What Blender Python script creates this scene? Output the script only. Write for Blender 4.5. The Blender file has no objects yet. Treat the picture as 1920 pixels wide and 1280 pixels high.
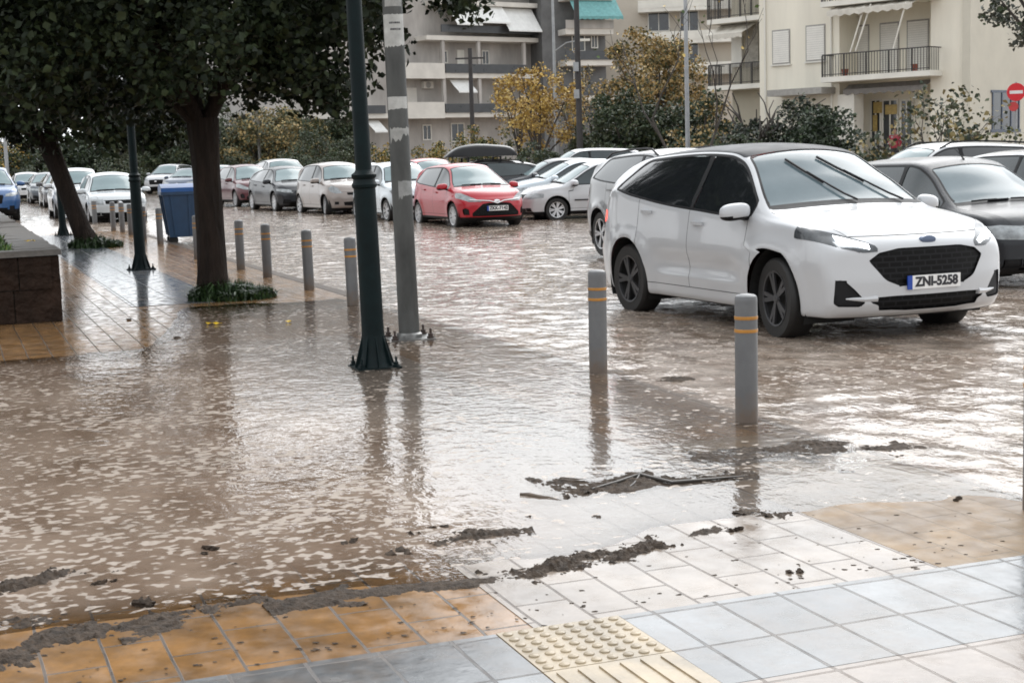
import bpy, bmesh, math, random
import numpy as np
from mathutils import Vector, Matrix, noise as mnoise
R = math.radians
random.seed(7)
rng = np.random.default_rng(11)
C = bpy.context.scene.collection
SC = bpy.context.scene

# ------------------------------------------------------------------ camera
CAM_H, FPX, HY, ROLL = 1.58, 2800.0, 295.0, 0.031
_p = math.atan((640 - HY) / FPX)
_F = Vector((0, math.cos(_p), -math.sin(_p)))
_U = Vector((0, math.sin(_p), math.cos(_p)))
_R = Vector((1, 0, 0))
CR = _R * math.cos(ROLL) - _U * math.sin(ROLL)
CU = _U * math.cos(ROLL) + _R * math.sin(ROLL)
camd = bpy.data.cameras.new('camera')
cam = bpy.data.objects.new('camera', camd)
C.objects.link(cam)
m = Matrix.Identity(4)
for i in range(3):
    m[i][0], m[i][1], m[i][2] = CR[i], CU[i], -_F[i]
m[2][3] = CAM_H
cam.matrix_world = m
camd.sensor_width = 36
camd.lens = FPX / 1920 * 36
camd.clip_start, camd.clip_end = 0.1, 3000
SC.camera = cam

# ------------------------------------------------------------------ sky, sun, exposure
CLOUD, CLOUD_SUN = 7.6, 7.4            # cloud brightness, and how much brighter round the hidden sun
SUN_EL, SUN_AZ = R(40), R(18)          # the brightest part of the cloud is ahead and a little to the right
w = bpy.data.worlds.new('World')
SC.world = w
w.use_nodes = True
wn = w.node_tree.nodes
wl = w.node_tree.links
bg = wn['Background']
sky = wn.new('ShaderNodeTexSky')
sky.sky_type = 'NISHITA'
sky.sun_disc = False
sky.sun_elevation = SUN_EL
sky.sun_rotation = SUN_AZ
sky.dust_density = 4.0
hs = wn.new('ShaderNodeHueSaturation')
hs.inputs['Saturation'].default_value = 0.10      # a closed grey cloud cover
hs.inputs['Value'].default_value = 1.0
wl.new(sky.outputs[0], hs.inputs['Color'])
cl = wn.new('ShaderNodeMix')               # the even grey cloud deck over that sky
cl.data_type = 'RGBA'
cl.inputs[0].default_value = 0.8
wl.new(hs.outputs[0], cl.inputs[6])
# thinner, brighter cloud round the hidden sun
wtc = wn.new('ShaderNodeTexCoord')
wdt = wn.new('ShaderNodeVectorMath'); wdt.operation = 'DOT_PRODUCT'
wdt.inputs[1].default_value = (math.sin(SUN_AZ) * math.cos(SUN_EL), math.cos(SUN_AZ) * math.cos(SUN_EL), math.sin(SUN_EL))
wl.new(wtc.outputs['Generated'], wdt.inputs[0])
wmx = wn.new('ShaderNodeMath'); wmx.operation = 'MAXIMUM'; wmx.inputs[1].default_value = 0.0
wl.new(wdt.outputs['Value'], wmx.inputs[0])
wpw = wn.new('ShaderNodeMath'); wpw.operation = 'POWER'; wpw.inputs[1].default_value = 3.0
wl.new(wmx.outputs[0], wpw.inputs[0])
wma = wn.new('ShaderNodeMath'); wma.operation = 'MULTIPLY_ADD'; wma.inputs[1].default_value = CLOUD_SUN; wma.inputs[2].default_value = CLOUD
wl.new(wpw.outputs[0], wma.inputs[0])
wsc = wn.new('ShaderNodeVectorMath'); wsc.operation = 'SCALE'; wsc.inputs[0].default_value = (0.97, 1.0, 1.03)
wl.new(wma.outputs[0], wsc.inputs['Scale'])
wl.new(wsc.outputs[0], cl.inputs[7])
wl.new(cl.outputs[2], bg.inputs['Color'])
bg.inputs['Strength'].default_value = 0.15
sd = bpy.data.lights.new('sun', 'SUN')
sd.energy = 0.5
sd.angle = R(35)
sd.color = (1.0, 0.98, 0.95)
so = bpy.data.objects.new('sun', sd)
C.objects.link(so)
_sv = Vector((math.sin(SUN_AZ) * math.cos(SUN_EL), math.cos(SUN_AZ) * math.cos(SUN_EL), math.sin(SUN_EL)))
so.rotation_euler = _sv.to_track_quat('Z', 'Y').to_euler()
SC.view_settings.view_transform = 'Standard'
SC.view_settings.look = 'None'
SC.view_settings.exposure = 0.45
SC.view_settings.gamma = 1
SC.view_settings.use_curve_mapping = False
SC.render.engine = 'CYCLES'
SC.cycles.use_denoising = True
SC.cycles.max_bounces = 6
SC.cycles.transparent_max_bounces = 12
SC.cycles.caustics_reflective = False
SC.cycles.caustics_refractive = False
SC.cycles.filter_width = 1.8

# ------------------------------------------------------------------ layout helpers (where a point of the ground stands)
def ray(px, py):
    return _F * FPX + CR * (px - 960) + CU * (640 - py)
def G(px, py, z=0.0):
    d = ray(px, py)
    return Vector((0, 0, CAM_H)) + d * ((z - CAM_H) / d.z)
def D(px, py, dist):
    d = ray(px, py)
    return Vector((0, 0, CAM_H)) + d * (dist / d.y)
ST = R(-69.4)                       # direction of the street
SU = Vector((math.cos(ST), math.sin(ST), 0))
SN_ = Vector((-SU.y, SU.x, 0))
def P(s, n, z=0.0):
    return SU * s + SN_ * n + Vector((0, 0, z))

# ------------------------------------------------------------------ materials
MATS = {}
def nd(t, kind, **kw):
    n = t.nodes.new(kind)
    for k, v in kw.items():
        if k in n.inputs:
            n.inputs[k].default_value = v
        else:
            setattr(n, k, v)
    return n
def mat(name, col, rough=0.5, metal=0.0, ns=6.0, na=0.15, bs=0.0, ba=0.0, coat=0.0, emit=None, spec=0.5, rvar=0.1, ior=None, stretch=None):
    """Principled with a little colour, gloss and height variation in the object's own space"""
    if name in MATS:
        return MATS[name]
    m = bpy.data.materials.new(name)
    m.use_nodes = True
    t = m.node_tree
    b = t.nodes['Principled BSDF']
    L = t.links.new
    tc = nd(t, 'ShaderNodeTexCoord')
    src = tc.outputs['Object']
    if stretch:
        mp = nd(t, 'ShaderNodeMapping')
        mp.inputs['Scale'].default_value = stretch
        L(src, mp.inputs['Vector'])
        src = mp.outputs[0]
    nz = nd(t, 'ShaderNodeTexNoise', Scale=ns, Detail=6.0, Roughness=0.6)
    L(src, nz.inputs['Vector'])
    mr = nd(t, 'ShaderNodeMapRange')
    mr.inputs['From Min'].default_value = 0.3
    mr.inputs['From Max'].default_value = 0.7
    mr.inputs['To Min'].default_value = 1 - na
    mr.inputs['To Max'].default_value = 1 + na
    L(nz.outputs[0], mr.inputs[0])
    mx = nd(t, 'ShaderNodeVectorMath', operation='SCALE')
    mx.inputs[0].default_value = col[:3]
    L(mr.outputs[0], mx.inputs['Scale'])
    L(mx.outputs[0], b.inputs['Base Color'])
    mr2 = nd(t, 'ShaderNodeMapRange')
    mr2.inputs['To Min'].default_value = max(0.02, rough - rvar)
    mr2.inputs['To Max'].default_value = min(1, rough + rvar)
    L(nz.outputs[0], mr2.inputs[0])
    L(mr2.outputs[0], b.inputs['Roughness'])
    b.inputs['Metallic'].default_value = metal
    b.inputs['Specular IOR Level'].default_value = spec
    if ior:
        b.inputs['IOR'].default_value = ior
    if coat:
        b.inputs['Coat Weight'].default_value = coat
        b.inputs['Coat Roughness'].default_value = 0.04
    if bs:
        n2 = nd(t, 'ShaderNodeTexNoise', Scale=bs, Detail=4.0)
        L(src, n2.inputs['Vector'])
        bp = nd(t, 'ShaderNodeBump', Strength=ba, Distance=0.02)
        L(n2.outputs[0], bp.inputs['Height'])
        L(bp.outputs[0], b.inputs['Normal'])
    if emit:
        b.inputs['Emission Color'].default_value = (*emit[:3], 1)
        b.inputs['Emission Strength'].default_value = emit[3]
    MATS[name] = m
    return m

# ------------------------------------------------------------------ object helpers
def link(o, parent=None):
    C.objects.link(o)
    if parent is not None:
        o.parent = parent
    return o
def tag(o, label=None, cat=None, group=None, kind=None):
    if label: o['label'] = label
    if cat: o['category'] = cat
    if group: o['group'] = group
    if kind: o['kind'] = kind
    return o
def empty(name, loc=(0, 0, 0), rz=0.0):
    o = bpy.data.objects.new(name, None)
    o.location = loc
    o.rotation_euler = (0, 0, rz)
    o.empty_display_size = 0.2
    return link(o)
def set_mats(o, mats):
    for mm in mats if isinstance(mats, (list, tuple)) else [mats]:
        o.data.materials.append(mm)
class MB:
    """collects shapes in one bmesh, then links them as one mesh object"""
    def __init__(s):
        s.bm = bmesh.new()
        s.mi = 0
    def _f(s, vs):
        try:
            f = s.bm.faces.new(vs)
            f.material_index = s.mi
            return f
        except ValueError:
            return None
    def hexa(s, p):
        v = [s.bm.verts.new(q) for q in p]
        for q in ((0, 3, 2, 1), (4, 5, 6, 7), (0, 1, 5, 4), (1, 2, 6, 5), (2, 3, 7, 6), (3, 0, 4, 7)):
            s._f([v[i] for i in q])
        return v
    def box(s, x0, x1, y0, y1, z0, z1, M=None):
        p = [Vector(q) for q in ((x0, y0, z0), (x1, y0, z0), (x1, y1, z0), (x0, y1, z0), (x0, y0, z1), (x1, y0, z1), (x1, y1, z1), (x0, y1, z1))]
        if M is not None:
            p = [M @ q for q in p]
        return s.hexa(p)
    def bar(s, a, b, wx, wy=None, up=(0, 0, 1)):
        a, b = Vector(a), Vector(b)
        wy = wy or wx
        d = (b - a).normalized()
        u = Vector(up)
        if abs(d.dot(u)) > 0.98:
            u = Vector((1, 0, 0))
        x = d.cross(u).normalized() * wx / 2
        y = x.normalized().cross(d) * wy / 2
        s.hexa([a - x - y, a + x - y, a + x + y, a - x + y, b - x - y, b + x - y, b + x + y, b - x + y])
    def tube(s, pts, rad, n=8, cap=True):
        pts = [Vector(p) for p in pts]
        if not isinstance(rad, (list, tuple)):
            rad = [rad] * len(pts)
        rings = []
        px = None
        for i, p in enumerate(pts):
            d = (pts[min(i + 1, len(pts) - 1)] - pts[max(i - 1, 0)]).normalized()
            if px is None:
                a = Vector((1, 0, 0)) if abs(d.x) < 0.9 else Vector((0, 1, 0))
                px = (a - d * a.dot(d)).normalized()
            else:
                px = (px - d * px.dot(d)).normalized()
            py = d.cross(px)
            rings.append([s.bm.verts.new(p + (px * math.cos(2 * math.pi * k / n) + py * math.sin(2 * math.pi * k / n)) * rad[i]) for k in range(n)])
        for a, b in zip(rings[:-1], rings[1:]):
            for k in range(n):
                s._f([a[k], a[(k + 1) % n], b[(k + 1) % n], b[k]])
        if cap:
            s._f(rings[0][::-1])
            s._f(rings[-1])
    def lathe(s, prof, n=24, M=None, cap=True):
        """prof: (radius, z) pairs, about local z"""
        M = M or Matrix.Identity(4)
        rings = []
        for r, z in prof:
            rings.append([s.bm.verts.new(M @ Vector((r * math.cos(2 * math.pi * k / n), r * math.sin(2 * math.pi * k / n), z))) for k in range(n)])
        for a, b in zip(rings[:-1], rings[1:]):
            for k in range(n):
                s._f([a[k], a[(k + 1) % n], b[(k + 1) % n], b[k]])
        if cap:
            s._f(rings[0][::-1])
            s._f(rings[-1])
    def prism(s, poly, d0, d1, M=None):
        """poly in local xy, extruded along z from d0 to d1"""
        M = M or Matrix.Identity(4)
        a = [s.bm.verts.new(M @ Vector((x, y, d0))) for x, y in poly]
        b = [s.bm.verts.new(M @ Vector((x, y, d1))) for x, y in poly]
        n = len(poly)
        s._f(a[::-1])
        s._f(b)
        for k in range(n):
            s._f([a[k], a[(k + 1) % n], b[(k + 1) % n], b[k]])
    def ico(s, c, r, sub=1, sq=(1, 1, 1), jit=0.0):
        res = bmesh.ops.create_icosphere(s.bm, subdivisions=sub, radius=1.0)
        c = Vector(c)
        for v in res['verts']:
            k = 1 + jit * mnoise.noise(v.co * 1.7 + c * 3.1)
            v.co = Vector((v.co.x * r * sq[0] * k, v.co.y * r * sq[1] * k, v.co.z * r * sq[2] * k)) + c
    def mesh(s, name, smooth=False, angle=None, bevel=0.0):
        bm = s.bm
        if bevel:
            bmesh.ops.bevel(bm, geom=[e for e in bm.edges if len(e.link_faces) == 2 and e.calc_face_angle(0) > 0.6], offset=bevel, segments=2, affect='EDGES', clamp_overlap=True)
        bmesh.ops.recalc_face_normals(bm, faces=bm.faces)
        if smooth:
            for f in bm.faces:
                f.smooth = True
            if angle:
                for e in bm.edges:
                    if len(e.link_faces) == 2 and e.calc_face_angle(0) > angle:
                        e.smooth = False
        me = bpy.data.meshes.new(name)
        bm.to_mesh(me)
        bm.free()
        return me
    def build(s, name, mats, parent=None, smooth=False, angle=0.6, bevel=0.0):
        o = bpy.data.objects.new(name, s.mesh(name, smooth, angle, bevel))
        set_mats(o, mats)
        return link(o, parent)
def obj(name, me, mats, parent=None, loc=None, rot=None):
    o = bpy.data.objects.new(name, me)
    if mats is not None and len(me.materials) == 0:
        set_mats(o, mats)
    if loc is not None: o.location = loc
    if rot is not None: o.rotation_euler = rot
    return link(o, parent)
def copy_tree(o, parent=None):
    c = o.copy()
    C.objects.link(c)
    c.parent = parent
    for ch in list(o.children):
        copy_tree(ch, c)
    return c
def pydata(name, v, f, mats, parent=None, smooth=False):
    me = bpy.data.meshes.new(name)
    me.from_pydata([tuple(q) for q in v], [], f)
    if smooth:
        me.polygons.foreach_set('use_smooth', [True] * len(me.polygons))
    me.update()
    o = bpy.data.objects.new(name, me)
    set_mats(o, mats)
    return link(o, parent)
_dg = None
def text_mesh(txt, size, name='lettering', depth=0.002):
    cu = bpy.data.curves.new(name, 'FONT')
    cu.body = txt
    cu.size = size
    cu.align_x = 'CENTER'
    cu.align_y = 'CENTER'
    cu.extrude = depth
    cu.offset = 0.004 * size / 0.1
    t = bpy.data.objects.new(name, cu)
    C.objects.link(t)
    dg = bpy.context.evaluated_depsgraph_get()
    me = bpy.data.meshes.new_from_object(t.evaluated_get(dg))
    bpy.data.objects.remove(t)
    bpy.data.curves.remove(cu)
    me.name = name
    me.materials.clear()
    return me
def pchip(pts):
    xs = [p[0] for p in pts]; ys = [p[1] for p in pts]
    n = len(xs)
    h = [xs[i + 1] - xs[i] for i in range(n - 1)]
    d = [(ys[i + 1] - ys[i]) / h[i] for i in range(n - 1)]
    ms = [d[0]] + [0.0] * (n - 2) + [d[-1]]
    for i in range(1, n - 1):
        if d[i - 1] * d[i] > 0:
            w1, w2 = 2 * h[i] + h[i - 1], h[i] + 2 * h[i - 1]
            ms[i] = (w1 + w2) / (w1 / d[i - 1] + w2 / d[i])
    def f(x):
        if x <= xs[0]: return ys[0]
        if x >= xs[-1]: return ys[-1]
        i = 0
        while x > xs[i + 1]: i += 1
        t = (x - xs[i]) / h[i]
        return ((1 + 2 * t) * (1 - t) ** 2 * ys[i] + t * (1 - t) ** 2 * h[i] * ms[i] + t * t * (3 - 2 * t) * ys[i + 1] + t * t * (t - 1) * h[i] * ms[i + 1])
    return f
def sstep(a, b, x):
    t = min(1, max(0, (x - a) / (b - a)))
    return t * t * (3 - 2 * t)
# ------------------------------------------------------------------ ground, pavement, flood water
def wet_paver(name, c1, c2, mortar, bw, rh, off=0.5, ms=0.006, rough=0.16, noise_scale=3.0, grime=0.35):
    m = bpy.data.materials.new(name)
    m.use_nodes = True
    t = m.node_tree
    L = t.links.new
    b = t.nodes['Principled BSDF']
    tc = nd(t, 'ShaderNodeTexCoord')
    br = nd(t, 'ShaderNodeTexBrick', Scale=1.0)
    br.offset = off
    br.inputs['Brick Width'].default_value = bw
    br.inputs['Row Height'].default_value = rh
    br.inputs['Mortar Size'].default_value = ms
    br.inputs['Mortar Smooth'].default_value = 0.3
    br.inputs['Color1'].default_value = (*c1, 1)
    br.inputs['Color2'].default_value = (*c2, 1)
    br.inputs['Mortar'].default_value = (*mortar, 1)
    wv = nd(t, 'ShaderNodeTexNoise', Scale=2.2, Detail=2.0)
    L(tc.outputs['Object'], wv.inputs['Vector'])
    sc = nd(t, 'ShaderNodeVectorMath', operation='MULTIPLY_ADD')
    sc.inputs[1].default_value = (0.02, 0.02, 0)
    L(wv.outputs['Color'], sc.inputs[0])
    L(tc.outputs['Object'], sc.inputs[2])
    L(sc.outputs[0], br.inputs['Vector'])
    nz = nd(t, 'ShaderNodeTexNoise', Scale=noise_scale, Detail=8.0, Roughness=0.65)
    L(tc.outputs['Object'], nz.inputs['Vector'])
    mr = nd(t, 'ShaderNodeMapRange')
    mr.inputs['From Min'].default_value = 0.3
    mr.inputs['From Max'].default_value = 0.7
    mr.inputs['To Min'].default_value = 1 - grime
    mr.inputs['To Max'].default_value = 1 + grime * 0.6
    L(nz.outputs[0], mr.inputs[0])
    mx = nd(t, 'ShaderNodeVectorMath', operation='SCALE')
    L(br.outputs[0], mx.inputs[0])
    L(mr.outputs[0], mx.inputs['Scale'])
    # a little silt
    n3 = nd(t, 'ShaderNodeTexNoise', Scale=1.6, Detail=9.0, Roughness=0.78)
    L(tc.outputs['Object'], n3.inputs['Vector'])
    r3 = nd(t, 'ShaderNodeMapRange')
    r3.inputs['From Min'].default_value = 0.46
    r3.inputs['From Max'].default_value = 0.70
    r3.inputs['To Max'].default_value = 0.8
    L(n3.outputs[0], r3.inputs[0])
    mm = nd(t, 'ShaderNodeMix', data_type='RGBA')
    L(r3.outputs[0], mm.inputs[0])
    L(mx.outputs[0], mm.inputs[6])
    mm.inputs[7].default_value = (0.13, 0.098, 0.074, 1)
    L(mm.outputs[2], b.inputs['Base Color'])
    n2 = nd(t, 'ShaderNodeTexNoise', Scale=9.0, Detail=5.0)
    L(tc.outputs['Object'], n2.inputs['Vector'])
    r2 = nd(t, 'ShaderNodeMapRange')
    r2.inputs['From Min'].default_value = 0.35
    r2.inputs['From Max'].default_value = 0.65
    r2.inputs['To Min'].default_value = max(0.03, rough - 0.10)
    r2.inputs['To Max'].default_value = rough + 0.10
    L(n2.outputs[0], r2.inputs[0])
    rj = nd(t, 'ShaderNodeMath', operation='MULTIPLY_ADD')
    rj.inputs[1].default_value = 0.25
    L(br.outputs['Fac'], rj.inputs[0])
    L(r2.outputs[0], rj.inputs[2])
    L(rj.outputs[0], b.inputs['Roughness'])
    add = nd(t, 'ShaderNodeMath', operation='MULTIPLY_ADD')
    add.inputs[1].default_value = -0.6
    L(br.outputs['Fac'], add.inputs[0])
    n4 = nd(t, 'ShaderNodeTexNoise', Scale=26.0, Detail=4.0)
    L(tc.outputs['Object'], n4.inputs['Vector'])
    m4 = nd(t, 'ShaderNodeMath', operation='MULTIPLY')
    m4.inputs[1].default_value = 0.25
    L(n4.outputs[0], m4.inputs[0])
    L(m4.outputs[0], add.inputs[2])
    bp = nd(t, 'ShaderNodeBump', Strength=0.5, Distance=0.006)
    L(add.outputs[0], bp.inputs['Height'])
    L(bp.outputs[0], b.inputs['Normal'])
    b.inputs['IOR'].default_value = 1.5
    return m
M_PAVE = wet_paver('ochre pavers', (0.31, 0.17, 0.07), (0.25, 0.135, 0.055), (0.05, 0.036, 0.026), 0.40, 0.20, grime=0.55, ms=0.006)
M_GREY = wet_paver('grey paving', (0.20, 0.208, 0.215), (0.105, 0.11, 0.115), (0.075, 0.07, 0.068), 0.375, 0.245, off=0.0, ms=0.007, rough=0.2)
M_CREAM = wet_paver('pink paving', (0.24, 0.195, 0.165), (0.205, 0.165, 0.135), (0.16, 0.13, 0.11), 0.375, 0.245, off=0.0, ms=0.007, rough=0.22)
M_BUFF = wet_paver('buff pavers', (0.27, 0.222, 0.182), (0.215, 0.175, 0.14), (0.10, 0.075, 0.06), 0.40, 0.20, grime=0.35, rough=0.2)
M_SLAB = wet_paver('dark paving', (0.10, 0.115, 0.135), (0.085, 0.10, 0.12), (0.05, 0.05, 0.05), 0.5, 0.5, off=0.0, rough=0.14)
M_KERB = mat('kerb stone', (0.10, 0.08, 0.065), 0.65, spec=0.2, ns=8, na=0.3, bs=30, ba=0.1)
M_ASPH = mat('wet asphalt', (0.06, 0.056, 0.052), 0.22, ns=0.6, na=0.3, bs=40, ba=0.15)
M_TACT = mat('tactile paver', (0.31, 0.245, 0.16), 0.35, ns=5, na=0.35, bs=40, ba=0.1)
def street(o, kind=None):
    o.rotation_euler = (0, 0, ST)
    if kind: o['kind'] = kind
    return o
b = MB(); b.box(-900, 900, -60, 1600, -0.9, -0.25)
tag(b.build('ground', [mat('wet earth', (0.08, 0.075, 0.06), 0.7, ns=0.3, na=0.4)]), kind='structure')
KN = 4.56                                            # kerb line
b = MB(); b.box(-260, 30, KN - 0.3, 90, -0.20, -0.10)
street(b.build('road', [M_ASPH]), 'structure')
b = MB(); b.box(-260, -40.2, -60, KN - 0.302, -0.20, -0.104)
street(b.build('side_road', [M_ASPH]), 'structure')
b = MB(); b.box(-40, 12, -12, KN - 0.16, -0.2, 0); b.box(-4.9, 12, KN + 0.002, 14, -0.2, 0)
street(b.build('pavement', [M_PAVE]), 'structure')
b = MB(); 
for k in range(52):
    b.box(-40 + k, -39.008 + k, KN - 0.158, KN, -0.2, 0.004)
street(b.build('kerb', [M_KERB], bevel=0.012), 'structure')
b = MB(); b.box(-13.4, -4.552, 1.76, 3.40, -0.01, 0.003)
street(b.build('buff_paving', [M_BUFF]), 'structure')
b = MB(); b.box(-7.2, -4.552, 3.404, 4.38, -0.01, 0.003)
M_DIMREFL = wet_paver('ochre pavers with painted dark reflection', (0.25, 0.165, 0.085), (0.20, 0.13, 0.066), (0.28, 0.23, 0.18), 0.40, 0.20, grime=0.4, rough=0.45)  # ochre pavers, with a dark out-of-view reflection painted into their colour
M_DIMREFL.node_tree.nodes['Principled BSDF'].inputs['Specular IOR Level'].default_value = 0.22
street(b.build('dark_reflection_paving', [M_DIMREFL]), 'structure')
b = MB(); b.box(-39, -17.6, 1.95, 3.05, -0.01, 0.004)
street(b.build('tree_strip', [M_SLAB]), 'structure')
b = MB(); b.box(-4.55, -3.80, -6, 1.618, -0.01, 0.004); b.box(-4.55, -3.80, 2.072, 9, -0.01, 0.004); b.box(-3.42, 2, -6, 1.618, -0.01, 0.004); b.box(-3.42, 2, 2.072, 9, -0.01, 0.004)
street(b.build('grey_paving_band', [M_GREY]), 'structure')
b = MB(); b.box(-3.796, -3.424, -6, 1.618, -0.01, 0.004); b.box(-3.796, -3.424, 2.072, 9, -0.01, 0.004)
street(b.build('pink_paving_band', [M_CREAM]), 'structure')
b = MB()
b.box(-4.55, -4.135, 1.622, 2.068, -0.01, 0.006)
b.box(-4.13, 2, 1.622, 2.068, -0.01, 0.006)
for i in range(7):
    for j in range(8):
        c = Vector((-4.55 + 0.03 + i * 0.059, 1.622 + 0.03 + j * 0.055, 0.006))
        b.lathe([(0.019, -0.002), (0.017, 0.004), (0.010, 0.007), (0.0, 0.0075)], 10, Matrix.Translation(c), cap=False)
for j in range(6):
    y = 1.622 + 0.045 + j * 0.071
    b.box(-4.10, 2, y - 0.014, y + 0.014, 0.0055, 0.0115)
street(b.build('tactile_paving', [M_TACT], smooth=True), 'structure')

# ---- flood water: its own height over the pavement makes the shorelines
def nz2(s, n, sc, seed=0.0):
    return mnoise.noise(Vector((s * sc + seed, n * sc - seed * 0.7, seed)))
def frange(a, b, st):
    return list(np.arange(a, b, st))
ss = frange(-250, -120, 8) + frange(-120, -80, 2) + frange(-80, -52, 0.4) + frange(-52, -32, 0.12) + frange(-32, -13, 0.075) + frange(-13, -4.4, 0.055)
nn = frange(-11.5, -2, 0.6) + frange(-2, 4.4, 0.075) + frange(4.4, 9.5, 0.06) + frange(9.5, 14, 0.16) + frange(14, 90, 5)
def rise(s, n):
    """the street and the car park climb a little towards the back"""
    return 0.19 * sstep(-26, -46, s) * max(sstep(4.7, 6.0, n), sstep(-39.5, -42, s))
def water(s, n):
    road = sstep(KN - 0.35, KN + 0.05, n)
    far = sstep(-15.2, -19.0, s)
    z_road = 0.010 - 0.055 * far + rise(s, n)
    # near shore
    wob = 0.20 * nz2(s, n, 0.9, 3.1) + 0.10 * nz2(s, n, 2.7, 8.2) + 0.04 * nz2(s, n, 8.0, 1.7)
    s0 = -5.18 - 0.16 * sstep(2.0, 3.0, n) + wob
    d_near = (s0 - s) * 0.016
    # islands of higher paving near the shore
    isl = 0.010 * max(0, nz2(s, n, 0.75, 5.5) + 0.12) * (1 - sstep(-7.0, -6.2, -(-s)) if False else sstep(-8.0, -6.0, s))
    # far shore on the pavement
    sf = -13.5 - 3.4 * sstep(1.5, 2.6, n) + 0.5 * nz2(s, n, 0.5, 6.0) + 0.2 * nz2(s, n, 1.9, 2.0)
    d_far = (s - sf) * 0.010
    if n < 1.0: d_far = min(d_far, (s + 13.3 + 0.2 * nz2(s, n, 2, 9)) * 0.02)
    base = 0.013 + 0.004 * nz2(s, n, 0.5, 1.0)
    z_side = min(d_near, base, max(d_far, -0.02)) - isl
    if d_far < -0.02: z_side = -0.06
    if s < -39.5: road = 1.0
    z = z_side * (1 - road) + max(z_road, -0.06) * road
    if road > 0.01 and s > -13: z = max(z, min(d_near, 0.010))
    deep = sstep(0.0005, 0.009, z if road < 0.5 else 0.02)
    left = 1 - sstep(1.7, 3.0, n + 0.35 * nz2(s, n, 0.6, 4.4))
    al = deep * (0.20 + 0.76 * max(left, road))
    if road > 0.5: al = 0.97
    foam = left * (1 - 0.65 * sstep(-8.5, -12.5, s) ) * (1 - road) + 0.30 * road * sstep(-14, -6, s) 
    foam = max(foam, 0.10 * (1 - left) * (1 - road))
    rip = 0.10 + 0.16 * road + 0.05 * left
    # wavelets on the open water, shallower on the paving
    if s > -80 and n > -2 and n < 14:
        q = mnoise.noise(Vector((s * 3.4, n * 4.2, 2.0))) + 0.55 * mnoise.noise(Vector((s * 7.5 + 3, n * 9.0, 5.0)))
        z += q * (0.0150 * road + 0.0022 * (1 - road) * (0.4 + 0.6 * left) * (1 if z > 0.004 else 0))
    pale = max(0.75 * road, 0.85 * (1 - left))
    return z, al, foam, rip, pale
V = []; A1 = []; A2 = []; A3 = []; A4 = []
for s in ss:
    for n in nn:
        z, a, f_, r_, p_ = water(s, n)
        V.append((s, n, z)); A1.append(a); A2.append(f_); A3.append(r_); A4.append(p_)
nc = len(nn)
Fq = []
for i in range(len(ss) - 1):
    for j in range(nc - 1):
        q = (i * nc + j, (i + 1) * nc + j, (i + 1) * nc + j + 1, i * nc + j + 1)
        if max(V[k][2] for k in q) > -0.0575:
            Fq.append(q)
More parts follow.
